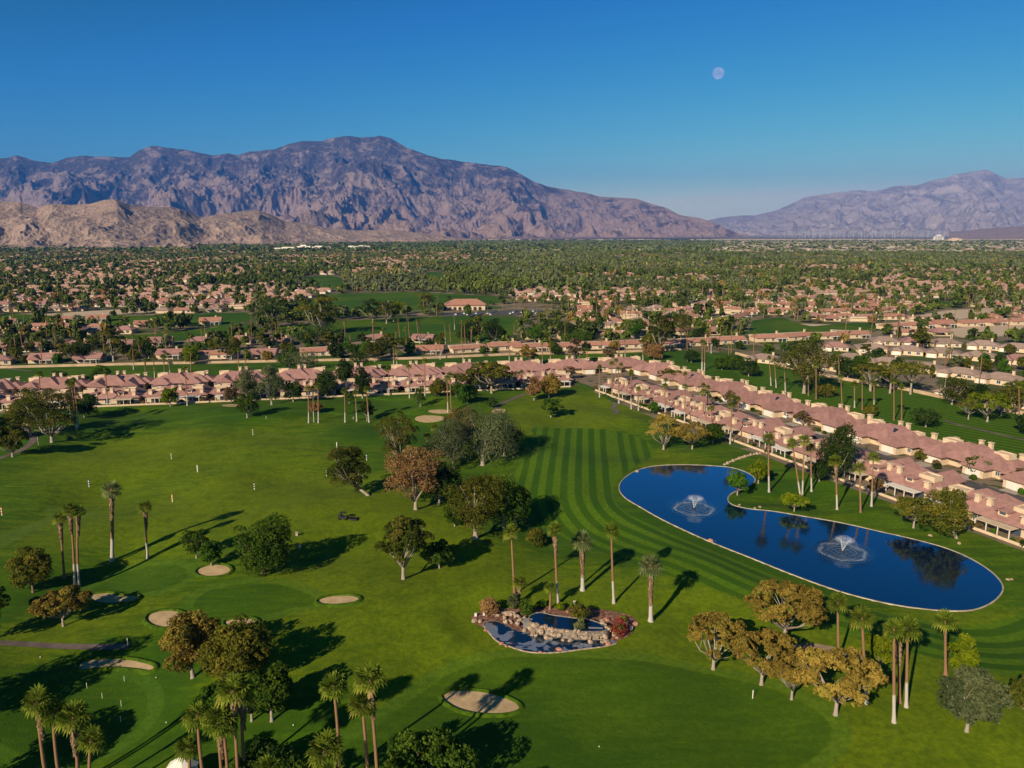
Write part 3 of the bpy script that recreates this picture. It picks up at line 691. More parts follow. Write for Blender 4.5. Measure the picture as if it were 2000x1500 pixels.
hrow([(575,698),(720,692)], 32, (rb,), "in the terrace behind the wall left of the big bushy tree", "terrace houses behind the wall")
hrow([(-60,690),(120,684),(330,676),(470,672)], 27, (ra, re_), "in the pink row beyond the left road", "second pink row on the left")
hrow([(500,676),(620,672),(760,668),(870,672)], 34, (re_, ra), "in the row at the edge of the middle fairway", "pink houses edging the middle fairway")
hrow([(-40,637),(70,632)], 30, (rb,), "in the far-left terrace beyond the lawn strip", "left far terrace"); hrow([(95,631),(240,627)], 26, (rb, rd), "in the orange-roofed terrace beyond the lawn strip", "orange terrace")
hrow([(250,640),(470,633)], 27, (rb, rd), "in the white-fronted terrace beyond the lawn strip", "white-fronted terrace")
hrow([(-60,600),(150,599),(330,598),(480,596)], 22, (ra, re_), "in the dense pink street above the sandy strip", "dense pink street on the left")
hrow([(800,692),(900,690),(1010,683)], 27, (rb, rd), "behind the wall right of the tall palms", "houses behind the wall right of the palms", skip=.1)
hrow([(1000,686),(1120,684),(1240,681),(1360,676),(1470,670)], 25, (rb,), "in the long salmon-roofed terrace behind the right fairway", "long salmon terrace behind the right fairway")
hrow([(1010,664),(1140,662),(1320,656)], 28, (rb, rd), "in the white-topped terrace behind the salmon one", "white-topped terrace")
hrow([(1480,669),(1600,664),(1720,660)], 24, (rb,), "in the terrace edging the sandy patch on the right", "salmon terrace on the right")
hrow([(1455,705),(1560,716),(1640,728)], 22, (rc_,), "of the taupe row next to the fairway wall", "taupe houses next to the fairway wall")
hrow([(1560,700),(1680,712),(1800,728),(1900,744),(2010,762)], 21, (rc_,), "of the taupe street with solar panels", "taupe houses of the solar street")
hrow([(1600,684),(1720,690),(1860,700),(2010,716)], 21, (rc_, ra), "of the taupe street above the solar street", "upper taupe street")
hrow([(1700,674),(1850,678),(2010,690)], 21, (rc_, ra), "of the third taupe street from the fairway", "third taupe street")
hrow([(1820,772),(1930,790),(2050,806)], 24, (rc_,), "of the taupe pair right of the pines", "taupe houses beside the pines")
hrow([(1730,645),(1850,640),(2010,634)], 26, (rd, rb), "in the red-tiled street above the right sand strip", "red-tiled street on the right")
hrow([(1600,615),(1700,612),(1790,607)], 24, (rb, rd), "in the red-roofed row by the small pond lawn", "red-roofed row by the small lawn")
hrow([(1390,640),(1440,628),(1470,618)], 22, (rb,), "in the stepped white and red terrace", "stepped terrace")
print("houses near", len(HOUSES))
# ------------------------------------------------------------------ plant materials
def leaf_mat(name, a, b, c=None, rand=.22, trans=.38):
    t = NT(name); v = t.attr('v'); col = t.mix(t.ramp(v, .1, .9), a, b)
    if c: col = t.mix(t.ramp(v, .72, .95), col, c)
    f = t.ramp(t.rand(), 0, 1, 1 - rand, 1 + rand, 'LINEAR')
    s = t.n('VectorMath', operation='SCALE'); t.link(col, s.inputs[0]); t.link(f, s.inputs['Scale'])
    d = t.n('BsdfDiffuse'); t.link(s.outputs[0], d.inputs[0]); tr = t.n('BsdfTranslucent'); t.link(s.outputs[0], tr.inputs[0])
    m = t.n('MixShader'); m.inputs[0].default_value = trans; t.link(d.outputs[0], m.inputs[1]); t.link(tr.outputs[0], m.inputs[2]); t.link(m.outputs[0], t.out.inputs[0])
    return t.m
LM = dict(
    green=leaf_mat("broad_leaves", (0.034,0.076,0.009), (0.095,0.146,0.015)),
    dark=leaf_mat("dark_leaves", (0.020,0.045,0.009), (0.056,0.092,0.015)),
    olive=leaf_mat("olive_leaves", (0.067,0.086,0.012), (0.168,0.157,0.019), (0.246,0.194,0.025)),
    rust=leaf_mat("rust_leaves", (0.156,0.115,0.022), (0.312,0.206,0.040), (0.112,0.130,0.017)),
    gold=leaf_mat("golden_olive_leaves", (.190,.140,.026), (.400,.280,.055), (.18,.20,.03)),
    red=leaf_mat("reddish_leaves", (0.195,0.109,0.042), (0.425,0.247,0.100), (0.134,0.108,0.025)),
    grey=leaf_mat("grey_green_leaves", (0.067,0.092,0.038), (0.157,0.178,0.072)),
    lime=leaf_mat("lime_leaves", (0.095,0.140,0.005), (0.213,0.254,0.010)),
    bright=leaf_mat("bright_green_leaves", (0.039,0.103,0.009), (0.090,0.178,0.017)),
    pine=leaf_mat("pine_needles", (0.045,0.065,0.009), (0.129,0.130,0.019), (0.190,0.130,0.034)),
    brown=leaf_mat("dry_twigs", (0.123,0.081,0.038), (0.246,0.173,0.085), (0.078,0.086,0.017)),
    pink=leaf_mat("crimson_flowers", (.06,.09,.02), (.34,.02,.04), (.40,.04,.05)))
def bark(name, a, b): 
    t = NT(name); n = t.noise(t.stretch(t.obj(), (1, 1, .25)), 5, 4, .7); return t.bsdf(t.mix(n, a, b), .9, .1, t.bump(n, .5, .1))
BK = dict(pale=bark("pale_bark", (.20,.155,.12), (.40,.34,.28)), brown=bark("brown_bark", (.10,.06,.035), (.26,.17,.10)), dark=bark("dark_bark", (.05,.035,.025), (.13,.09,.06)))
def palm_bark(name, white, top=(.30,.16,.08), low=(.17,.10,.06)):
    t = NT(name); o = t.obj(); sp = t.n('SeparateXYZ'); t.link(o, sp.inputs[0])
    n = t.noise(t.stretch(o, (2, 2, 30)), 1.6, 4, .7); c = t.mix(n, low, top)
    if white: c = t.mix(t.ramp(t.math('ADD', sp.outputs['Z'], t.math('MULTIPLY', n, .05)), white + .02, white + .05, 1, 0), c, (.42, .38, .33))
    return t.bsdf(c, .9, .1, t.bump(n, .6, .1))
M_palm_w = palm_bark("palm_trunk_limewashed", .30); M_palm_b = palm_bark("palm_trunk", 0)
M_skirt = leaf_mat("dead_fronds", (.14,.088,.048), (.30,.20,.12), rand=.1, trans=.1)
M_frond = leaf_mat("palm_fronds", (.070,.110,.010), (.235,.270,.030), (.30,.26,.06), .18, .3)
M_frond2 = leaf_mat("pale_palm_fronds", (.10,.135,.045), (.26,.28,.11), (.36,.30,.12), .1, .3)

def unit(v): return v / (np.linalg.norm(v, axis=-1, keepdims=True) + 1e-9)
def leaf_quads(p, nrm_, size, asp, r, jit=.7):
    n = unit(nrm_ + r.normal(0, jit, p.shape)); ref = unit(r.normal(0, 1, p.shape)); a = unit(np.cross(n, ref)); b = np.cross(n, a)
    s = size[:, None]; v = np.stack([p - a * s * asp, p - b * s, p + a * s * asp * 1.1, p + b * s * .9], 1).reshape(-1, 3)
    i = np.arange(len(p)) * 4; return v, np.stack([i, i + 1, i + 2, i + 3], 1)
def crown_mesh(name, kind, H, W, mat, seed, n, ls, hb=None):
    r = np.random.default_rng(seed); hb = H * dict(round=.12, umbrella=.26, open=.24, pine=.16, willow=.12, column=.10, cypress=.03, shrub=-.15, sparse=.3).get(kind, .25) if hb is None else hb
    cz, rz_ = (H + hb) / 2, (H - hb) / 2; rad = np.array([W / 2, W / 2, rz_])
    nc, rc, lo, hi = dict(round=(34, .165, .40, .92), umbrella=(30, .115, .55, .92), open=(26, .125, .3, .98), pine=(30, .15, .15, .98), willow=(22, .18, .4, .85), column=(40, .21, .4, .88), cypress=(26, .3, .2, .7), shrub=(14, .26, .3, .75), sparse=(16, .16, .4, .85)).get(kind)
    cl = []
    for _ in range(900):
        if len(cl) >= nc: break
        d = unit(r.normal(0, 1, 3))
        if kind == 'umbrella' and d[2] < -.55: continue
        if kind == 'round' and d[2] < -.92: continue
        q = np.array([0, 0, cz]) + d * rad * r.uniform(lo, hi)
        if all(np.linalg.norm((q - c) / [1, 1, 1]) > W * rc * (.95 if kind in ('open', 'umbrella', 'sparse', 'pine') else .62) for c in cl): cl.append(q)
    cl = np.array(cl); cr = W * rc * r.uniform(.7, 1.4, len(cl)); cv = r.uniform(0, .6, len(cl))
    w = cr ** 2; ci = r.choice(len(cl), n, p=w / w.sum()); d = unit(r.normal(0, 1, (n, 3)))
    d[:, 2] = np.where(d[:, 2] < -.25, -d[:, 2] * (.9 if kind != 'willow' else 1), d[:, 2])
    if kind == 'round' or kind == 'column': d[:, 2] = np.where(r.random(n) < .25, -np.abs(d[:, 2]) * .8, d[:, 2])
    fl = dict(umbrella=.72, open=.62, pine=.85, cypress=1.5, column=1.1).get(kind, .9)
    rr = cr[ci] * r.uniform(.55, 1.0, n) ** .6
    p = cl[ci] + d * rr[:, None] * [1, 1, fl]
    v = cv[ci] + r.uniform(0, .4, n)
    size = ls * r.uniform(.5, 1.2, n)
    if kind not in ('cypress', 'shrub') and W > 3:      # gaps between the sprays
        g = gnoise(p[:, 0] / (W * .11) + p[:, 2] * .31, p[:, 1] / (W * .11) + p[:, 2] / (W * .13), seed); keep = g > (-.24 if kind != 'open' else -.16)
        p, d, v, size = p[keep], d[keep], v[keep], size[keep]; n = len(p)
    nn = unit(d + .25 * unit(p - [0, 0, cz]))
    if kind == 'willow':   # hanging sprays
        p[:, 2] -= r.uniform(0, .28, n) ** 1.3 * H * .7; p[:, 2] = np.maximum(p[:, 2], .4 + r.random(n)); nn = unit(nn * [1, 1, .25])
        V, F = leaf_quads(p, nn, size * .6, 1.0, r, .35)
        V = V.reshape(-1, 4, 3); c = V.mean(1, keepdims=True); V = c + (V - c) * [1, 1, 2.3]; V = V.reshape(-1, 3)
    else: V, F = leaf_quads(p, nn, size, .75, r, .55 if kind in ('umbrella',) else .7)
    return make_mesh(name, V, F, mat, attrs={'v': ('FACE', np.clip(v, 0, 1))}), cl, hb
def limbs_mesh(name, H, W, hb, cl, mat, seed, rad, lean=0.0, many=9):
    r = np.random.default_rng(seed); m = MB(); top = Vector((lean * .3, 0, max(hb * .7, H * (.20 if hb < H * .13 else .13))))
    m.tube([(-lean * .25, 0, -.2), (-lean * .22, 0, .15), (0, 0, top.z * .5), tuple(top)], [rad * 1.9, rad * 1.25, rad, rad * .85], 9)
    idx = r.permutation(len(cl))[:many]
    for k in idx:
        q = Vector(cl[k]); mid = top.lerp(q, .5) + Vector((r.uniform(-.06, .06) * W, r.uniform(-.06, .06) * W, -abs(q.z - top.z) * .12))
        st = top - Vector((0, 0, r.uniform(0, .22) * top.z))
        m.tube([tuple(st), tuple(mid), tuple(q)], [rad * .62, rad * .42, rad * .12], 6)
        if W > 5:
            q2 = q + Vector((r.normal(0, .1) * W, r.normal(0, .1) * W, .02 * W)); m.tube([tuple(mid), tuple(q2)], [rad * .28, rad * .08], 5)
    return m.mesh(name, [mat], True)
TREES = []
def tree(name, pos, H, W, kind, mat, label, cat="tree", group=None, bark='pale', n=None, ls=None, seed=None, rad=None, lean=0.0, hb=None, squash=1.0, off=0.0):
    seed = seed or int(pos[0] * 7 + pos[1] * 13) % 99991
    if n is None: n = int(min(9000, 1200 + 50 * W * H))
    if kind == 'open' and math.hypot(pos[0], pos[1]) > 300: n = int(n * 2.2); ls = .5
    near = math.hypot(pos[0], pos[1]) < 300
    if ls is None: ls = (.25 if near else .36) if W > 4 else .24
    if near and W > 4: n = min(20000, int(n * 1.9))
    root = bpy.data.objects.new(name, None); C.objects.link(root); root.location = pos
    me, cl, hb_ = crown_mesh("crown", kind, H, W, LM[mat], seed, n, ls, hb)
    c = link("crown", me, root, (off, 0, 0)); cl = cl + [off, 0, 0]
    link("trunk", limbs_mesh("trunk", H, W, hb_, cl, BK[bark], seed, rad or max(.10, .017 * H + .010 * W), lean, 10 if kind != 'cypress' else 3), root)
    root.rotation_euler = (0, 0, 0)
    tag(root, label, cat, group); TREES.append((pos[0], pos[1], W / 2)); return root
def ptree(bx, by, ty, wpx, kind, mat, label, name="tree", cx=None, **k):
    """tree by the photo pixel of its foot, the row of its top and its width in pixels"""
    p = G(bx, by); dep = depth(p); H = top_z(p, ty) - p.z; W = wpx * dep / FPX * 1.08
    # the crown's nearer side reaches higher in the picture than its centre: take that off
    H = H - W * .10 * 0
    off = 0.0 if cx is None else (cx - bx) * dep / FPX
    return tree(name, tuple(p), H, W, kind, mat, label, off=off, lean=off, **k)

# ------------------------------------------------------------------ palms
def fan(r, L, up, az, droop, blades, mat_v, V, F, A, sz=1.0):
    """one fan-shaped frond: a stalk and a half-disc of narrow blades"""
    d = np.array([math.cos(az) * math.cos(up), math.sin(az) * math.cos(up), math.sin(up)])
    tip = d * L; side = np.array([-math.sin(az), math.cos(az), 0]); upv = np.cross(side, d) * -1
    if upv[2] < 0: upv = -upv
    b = len(V); w = .05
    V += [side * w, -side * w, tip - side * w * .7, tip + side * w * .7]; F.append([b, b + 1, b + 2, b + 3]); A.append(mat_v)
    for k in range(blades):
        a = (k / (blades - 1) - .5) * math.pi * 1.25; bl = L * 1.1 * sz * (1 - .28 * abs(a) / 2)
        dd = d * math.cos(a) + side * math.sin(a); wv = np.cross(dd, upv); wv = wv / (np.linalg.norm(wv) + 1e-9) * bl * .105
        e1 = tip + dd * bl * .6 + upv * .02; e2_ = tip + dd * bl + np.array([0, 0, -droop * bl])
        b = len(V); V += [tip, e1 - wv, e2_, e1 + wv]; F.append([b, b + 1, b + 2, b + 3]); A.append(min(1, max(0, mat_v + r.uniform(-.12, .12))))
def palm_crown(name, seed, mat, nf=34, L=1.15, low=-.5, blades=9):
    r = np.random.default_rng(seed); V, F, A = [], [], []
    for i in range(nf):
        t = i / nf; up = 1.35 - (1.35 - low) * t ** .85 + r.uniform(-.12, .12); az = i * 2.4 + r.uniform(-.3, .3)
        fan(r, L * r.uniform(.85, 1.12), up, az, .05 + .38 * t, blades, .15 + .45 * r.random() + (.3 if t > .85 else 0), V, F, A)
    return make_mesh(name, np.array(V), np.array(F), mat, attrs={'v': ('FACE', A)})
def skirt_mesh(name, seed, L, n=90, rad=.42):
    """dead fronds hanging round the trunk below the crown (unit length downwards scaled by L)"""
    r = np.random.default_rng(seed); V, F, A = [], [], []
    for i in range(n):
        z = -r.random() ** 1.2; az = r.uniform(0, 6.28); rr = rad * (1.15 - .55 * (-z)) * r.uniform(.7, 1.1); p = np.array([math.cos(az) * rr * .55, math.sin(az) * rr * .55, z * L + .25])
        e = np.array([math.cos(az) * rr * 1.15, math.sin(az) * rr * 1.15, z * L - .75 + r.uniform(-.2, .2)]); s = np.array([-math.sin(az), math.cos(az), 0]) * .17; b = len(V)
        V += [p - s * .5, p + s * .5, e + s, e - s]; F.append([b, b + 1, b + 2, b + 3]); A.append(r.random())
    m = 10                                   # the packed core
    for k in range(m):
        a0, a1 = k / m * 6.283, (k + 1) / m * 6.283; b = len(V); q = rad * .75
        V += [np.array([math.cos(a0) * q, math.sin(a0) * q, .1]), np.array([math.cos(a1) * q, math.sin(a1) * q, .1]), np.array([math.cos(a1) * q * .5, math.sin(a1) * q * .5, -L]), np.array([math.cos(a0) * q * .5, math.sin(a0) * q * .5, -L])]
        F.append([b, b + 1, b + 2, b + 3]); A.append(.3)
    return make_mesh(name, np.array(V), np.array(F), M_skirt, attrs={'v': ('FACE', A)})
def palm_trunk(name, seed, mat, r0, r1, bend):
    r = np.random.default_rng(seed); m = MB(); pts = []; rr = []
    for k in range(13):
        z = k / 12; pts.append((bend * (math.sin(z * math.pi * .5) - z), bend * .4 * math.sin(z * 3), z)); base = 1 + .5 * math.exp(-z * 30)
        rr.append((r0 + (r1 - r0) * z) * base * (1 + r.uniform(-.05, .05)))
    # rings are laid out in real width but unit height: the trunk is stretched to each palm's height
    b = len(m.v); n = 8
    for (x, y, z), q in zip(pts, rr):
        for a in range(n): m.v.append((x + q * math.cos(a * 6.2832 / n), y + q * math.sin(a * 6.2832 / n), z))
    for i in range(12):
        for a in range(n): m.f.append([b + i * n + a, b + i * n + (a + 1) % n, b + (i + 1) * n + (a + 1) % n, b + (i + 1) * n + a]); m.m.append(0)
    return m.mesh(name, [mat], True)
PC = [palm_crown("crown", 3 + i, M_frond, 36, 1.25) for i in range(3)]; PCd = [palm_crown("crown", 30 + i, M_frond2, 40, 1.45, -.6) for i in range(2)]
PCs = [palm_crown("crown", 60 + i, M_frond, 16, 1.4, -.5, 6) for i in range(2)]
SK = [skirt_mesh("skirt", 5, 2.6, 100, .45), skirt_mesh("skirt", 6, 5.2, 190, .50), skirt_mesh("skirt", 7, 8.0, 300, .62)]
PT = [palm_trunk("trunk", 1 + i, M_palm_w, .30, .19, .5 * (i - 1)) for i in range(3)]; PTb = [palm_trunk("trunk", 11 + i, M_palm_b, .30, .19, .6 * (i - 1)) for i in range(3)]
PTt = [palm_trunk("trunk", 21, M_palm_w, .46, .36, .2)]
def palm(pos, H, label, group=None, kind=0, white=True, lean=(0, 0), csc=1.0, far=False, name="palm_tree", rz=None):
    """kind: 0 slim, 1 slim with a shaggy upper trunk, 2 thick with a long skirt"""
    root = bpy.data.objects.new(name, None); C.objects.link(root); root.location = pos
    i = int(rng.integers(0, 3)); root.rotation_euler = (math.atan2(-lean[1], H), math.atan2(lean[0], H), 0)
    tr = link("trunk", (PTt[0] if kind == 2 else (PT if white else PTb)[i]), root, (0, 0, -.1), 0, (1, 1, H - .5))
    cr = link("crown", (PCs if far else (PCd if kind == 2 else PC))[i % (2 if kind == 2 or far else 3)], root, (0, 0, H - 1.1), rng.uniform(0, 6.28) if rz is None else rz, (csc * .9 * rng.uniform(.92, 1.08),) * 3)
    if kind: link("skirt", SK[0 if kind == 1 and H < 13 else (1 if kind == 1 else 2)] if H > 9 or kind == 1 else SK[1], root, (0, 0, H - 1.2), rng.uniform(0, 6.28))
    tag(root, label, "palm tree", group); return root
def ppalm(bx, by, tx, ty, label, kind=0, white=True, csc=1.0, group=None, far=False):
    p = G(bx, by); dep = depth(p); H = top_z(p, ty) - p.z - .2; lx = (tx - bx) * dep / FPX
    # a straight palm seems to lean away from the middle of the tilted picture: only the rest is real lean
    zt = p.z + H; dt = p[1] * math.cos(PITCH) + (CAMH - zt) * math.sin(PITCH); tx0 = 1000 + p[0] / dt * FPX
    lx = (tx - tx0) * dt / FPX
    TREES.append((p.x, p.y, 1.5)); return palm(tuple(p), H, label, group, kind, white, (lx, 0), csc, far)
# ------------------------------------------------------------------ water, bunkers, paths
from mathutils.geometry import delaunay_2d_cdt
def drape(name, poly, mat, dz=.05, step=1.5, kind='structure', parent=None, zf=None, inset=0.0):
    P = np.array(poly); x0, y0 = P.min(0); x1, y1 = P.max(0)
    X, Y = np.meshgrid(np.arange(x0, x1, step), np.arange(y0, y1, step)); q = np.stack([X.ravel(), Y.ravel()], 1)
    q = q[sdf(q[:, 0], q[:, 1], P) > step * .35]
    vs = [Vector(p) for p in P] + [Vector(p) for p in q]
    r = delaunay_2d_cdt(vs, [(i, (i + 1) % len(P)) for i in range(len(P))], [], 1, 1e-5)
    V = np.array([tuple(v) for v in r[0]]); z = (height(V[:, 0], V[:, 1]) + dz) if zf is None else np.full(len(V), zf)
    F = []
    for f in r[2]:
        a, b, c = (V[i] for i in f[:3]); cr = (b[0] - a[0]) * (c[1] - a[1]) - (b[1] - a[1]) * (c[0] - a[0]); F.append(list(f) if cr > 0 else list(f)[::-1])
    o = link(name, make_mesh(name, np.column_stack([V, z]), F, mat, smooth=True), parent)
    return tag(o, kind=kind) if kind else o
def offset_poly(P, d):
    P = np.array(P); a = np.roll(P, 1, 0); b = np.roll(P, -1, 0); t_ = b - a; t_ /= np.linalg.norm(t_, axis=1)[:, None] + 1e-9; n = np.stack([t_[:, 1], -t_[:, 0]], 1)
    area = 0.5 * np.sum(P[:, 0] * b[:, 1] - b[:, 0] * P[:, 1])
    return P + n * d * (1 if area > 0 else -1)
def ring_strip(rings, zs, name, mat, parent=None, smooth=True):
    n = len(rings[0]); V = np.concatenate([np.column_stack([r, z]) for r, z in zip(rings, zs)]); F = []
    area = np.sum(rings[0][:, 0] * np.roll(rings[0][:, 1], -1) - np.roll(rings[0][:, 0], -1) * rings[0][:, 1])
    for k in range(len(rings) - 1):
        for i in range(n):
            f = [k * n + i, k * n + (i + 1) % n, (k + 1) * n + (i + 1) % n, (k + 1) * n + i]; F.append(f if area > 0 else f[::-1])
    return link(name, make_mesh(name, V, F, mat, smooth=smooth), parent)

FOUNT = [G0(1355, 994), G0(1645, 1078)]
def water_mat(name, ior, gl, tint, deep, fount=(), rip=.02, foam=None):
    t = NT(name); P_ = t.pos(); n = t.noise(t.stretch(P_, (1, .6, 1)), 1.3, 3, .6); h = t.math('MULTIPLY', n, rip)
    for f in fount:
        d = t.n('VectorMath', operation='DISTANCE'); t.link(P_, d.inputs[0]); d.inputs[1].default_value = (f[0], f[1], .05)
        w = t.math('MULTIPLY', t.ramp(d.outputs['Value'], 4, 10, 1, 0), t.math('ADD', t.math('MULTIPLY', t.math('SINE', t.math('MULTIPLY', d.outputs['Value'], 4.5)), .02), t.math('MULTIPLY', t.noise(P_, 2.2, 4, .7), .10)))
        h = t.math('ADD', h, w)
    nm = t.bump(h, 1.0, 1.0); g = t.n('BsdfGlossy'); g.inputs['Roughness'].default_value = .03; g.inputs['Color'].default_value = (*tint, 1); t.link(nm, g.inputs['Normal'])
    d = t.n('BsdfDiffuse'); t.set(d.inputs[0], t.mix(t.ramp(foam(t, P_), .50, .56), deep, (.16, .18, .23)) if foam else deep)
    fr = t.n('Fresnel'); fr.inputs['IOR'].default_value = ior; t.link(nm, fr.inputs['Normal']); m = t.n('MixShader'); t.link(t.math('MULTIPLY', fr.outputs[0], gl), m.inputs[0]); t.link(d.outputs[0], m.inputs[1]); t.link(g.outputs[0], m.inputs[2]); t.link(m.outputs[0], t.out.inputs[0]); return t.m
M_pond = water_mat("pond_water", 1.6, 1.9, (.8, .95, 1.0), (.001, .008, .035), FOUNT)
drape("pond", POND, M_pond, step=3.0, zf=.05)
ring_strip([offset_poly(POND, .30), offset_poly(POND, .24), offset_poly(POND, .0), offset_poly(POND, -.08)], [np.full(len(POND), z) for z in (-.1, .16, .18, .0)], "pond_kerb", simple("kerb_concrete", (.36, .30, .22), .9, .1, .3, .4))['kind'] = 'structure'

M_sand = simple("bunker_sand", (.43, .31, .175), .95, .05, .14, .5, .15)
M_lip = simple("lip_grass", (.045, .088, .003), .9, .1, .35, .8, .3)
def bunker(pts, label, n=5, lip=.48):
    P = spline(gp([tuple(p) for p in pts]), n); c = P.mean(0); z = hz(c[0], c[1])
    root = bpy.data.objects.new("sand_bunker", None); C.objects.link(root); tag(root, label, "bunker", "sand bunkers of the course")
    drape("sand", P, M_sand, .10, 1.0, None, root)
    rg = [offset_poly(P, d) for d in (1.0, .45, .12, -.08, -.25)]
    zs = [height(r[:, 0], r[:, 1]) + d for r, d in zip(rg, (-.06, lip * .9, lip, lip * .55, .06))]
    ring_strip(rg, zs, "grass_lip", M_lip, root)
ell = lambda cx, cy, rx, ry, k=10: [(cx + rx * math.cos(a * 2 * math.pi / k), cy + ry * math.sin(a * 2 * math.pi / k)) for a in range(k)]
bunker(ell(418, 1123, 34, 12), "small oval sand bunker right of the upper putting green")
bunker([(170,1155),(185,1147),(215,1147),(238,1157),(262,1160),(271,1167),(262,1174),(235,1175),(205,1173),(180,1165)], "kidney-shaped sand bunker between the orange umbrella tree and the upper green")
bunker(ell(326, 1212, 40, 16), "round sand bunker left of the two rust-topped trees")
bunker(ell(470, 1226, 32, 10), "sand bunker half hidden behind the rust-topped trees")
bunker(ell(662, 1188, 41, 10), "lone oval sand bunker on the open grass in the middle")
bunker([(150,1299),(163,1288),(205,1281),(255,1282),(293,1291),(302,1299),(290,1304),(262,1299),(220,1296),(180,1301),(162,1304)], "long crescent sand bunker above the lower putting green")
bunker([(864,1352),(880,1340),(915,1338),(960,1345),(1000,1362),(1016,1378),(1000,1388),(965,1390),(920,1383),(885,1370)], "large teardrop sand bunker crossed by palm shadows", lip=.42)
bunker(ell(453, 795, 20, 4.5), "far sand bunker beside the round bright tree", lip=.15)
bunker(ell(840, 816, 30, 5.5), "flat sand bunker in front of the orange and grey willow trees", lip=.15)
bunker(ell(862, 805, 26, 2.8), "thin sand bunker behind the flat one", lip=.12)
bunker(ell(974, 807, 14, 5), "sand bunker peeking out right of the grey willow", lip=.12)
bunker(ell(1308, 780 - 70, 10, 3), "pale bunker on the rear fairway behind the pink villas", lip=.12)

ribbon("cart_path", [tuple(G(x, y)[:2]) for x, y in [(-60,1252),(0,1256),(60,1259),(130,1263),(200,1264),(252,1262)]], 2.0, .08, M_pathm, 5)
ribbon("cart_path", [tuple(G(x, y)[:2]) for x, y in [(-30,905),(5,893),(40,880),(62,865),(65,852),(50,840),(20,832)]], 2.6, .06, M_pathm, 5)
ribbon("cart_path", [tuple(G(x, y)[:2]) for x, y in [(968,800),(975,792),(990,784),(1010,776),(1025,769)]], 2.4, .08, M_pathm, 5)
ribbon("cart_path", [tuple(G(x, y)[:2]) for x, y in [(1192,783),(1203,790),(1197,797),(1205,802),(1203,809)]], 2.2, .08, M_pathm, 5)
ribbon("cart_path", [tuple(G(x, y)[:2]) for x, y in [(1845,822),(1880,832),(1930,843),(1980,855),(2060,872)]], 2.2, .06, M_pathm, 5)
ribbon("cart_path", [tuple(G(x, y)[:2]) for x, y in [(-60,712),(60,725.0)]], 2.2, .06, M_pathm, 5)
M_dirt = simple("bare_dirt", (.30, .21, .14), .95, .05, .25, .35)
drape("path", spline(gp([(1548,1262),(1580,1257),(1640,1270),(1690,1284),(1684,1294),(1630,1288),(1570,1278)]), 4), M_dirt, .08, 1.0)

# ------------------------------------------------------------------ rock waterfall garden
M_rock = simple("garden_rock", (.36, .265, .19), .9, .1, .35, 1.3, .5); M_redrock = simple("red_rock", (.42, .20, .13), .9, .1, .25, 1.2, .4)
M_bedsoil = simple("red_groundcover", (.20, .105, .075), .95, .05, .5, 1.2, .5)
drape("planting_bed", spline(gp([(921,1210),(928,1200),(960,1191),(1040,1186),(1110,1185),(1180,1191),(1232,1203),(1243,1218),(1230,1240),(1205,1252),(1160,1256),(1060,1256),(985,1240),(945,1228)]), 4), M_bedsoil, .06, 1.2)
LOW = spline(gp([(945,1220),(958,1238),(972,1252),(992,1261),(1026,1272),(1062,1275),(1098,1273),(1134,1268),(1181,1262),(1203,1254),(1160,1247),(1100,1243),(1050,1240),(1008,1232),(981,1219),(962,1214)]), 5)
M_low = water_mat("pool_water", 2.4, 1.0, (.6, .8, 1.0), (.003, .010, .022), (), .03, lambda t, P_: t.math('MULTIPLY', t.noise(t.stretch(P_, (.13, .16, 1)), 1.0, 3, .5, 2.5), 1.0))
drape("lower_pool", LOW, M_low, step=1.5, zf=.12)
ring_strip([offset_poly(LOW, .30), offset_poly(LOW, .2), offset_poly(LOW, -.05)], [np.full(len(LOW), z) for z in (.0, .12, .1)], "pool_kerb", M_rock)['kind'] = 'structure'
UP = spline([tuple(G0(x, y, 1.5)[:2]) for x, y in [(1040,1201),(1056,1197),(1080,1202),(1116,1207),(1150,1211),(1177,1221),(1181,1231),(1152,1233),(1116,1231),(1080,1227),(1050,1220),(1034,1211)]], 5)
wf = bpy.data.objects.new("rock_waterfall", None); C.objects.link(wf); tag(wf, "rock wall and waterfall between the upper and lower garden pools", "waterfall")
ring_strip([offset_poly(UP, 1.0), offset_poly(UP, .7), offset_poly(UP, .25), offset_poly(UP, .05), offset_poly(UP, 0)], [np.full(len(UP), z) for z in (0, .9, 1.62, 1.62, 1.3)], "basin", simple("wet_rock", (.20, .16, .12), .7, .3, .4, 1.2, .5), wf)
o = drape("pool_surface", UP, water_mat("upper_pool_water", 2.2, 1.0, (.5, .75, 1.0), (.003, .012, .035)), step=2, kind=None, parent=wf, zf=1.5)
def boulder(seed, sx, sy, sz):
    r = np.random.default_rng(seed)
    import bmesh
    bm = bmesh.new(); bmesh.ops.create_icosphere(bm, subdivisions=2, radius=1)
    a = r.normal(0, 1, (5, 3)); a /= np.linalg.norm(a, axis=1)[:, None]; d = r.uniform(.62, .9, 5)
    for v in bm.verts:
        for k in range(5):
            s = v.co.dot(Vector(a[k])); 
            if s > d[k]: v.co -= Vector(a[k]) * (s - d[k])
        v.co = Vector((v.co.x * sx, v.co.y * sy, v.co.z * sz)) * (1 + r.uniform(-.05, .05))
    me = bpy.data.meshes.new("boulder"); bm.to_mesh(me); bm.free(); return me
BM = []
for i in range(8):
    me = boulder(100 + i, 1, .8, .7); me.materials.append(M_rock); BM.append(me)
BMr = []
for i in range(3):
    me = boulder(200 + i, 1, .8, .6); me.materials.append(M_redrock); BMr.append(me)
r_ = np.random.default_rng(5); cen = UP.mean(0)
front = [i for i in range(len(UP)) if UP[i][1] < cen[1] + .6 or UP[i][0] < cen[0] - 9]
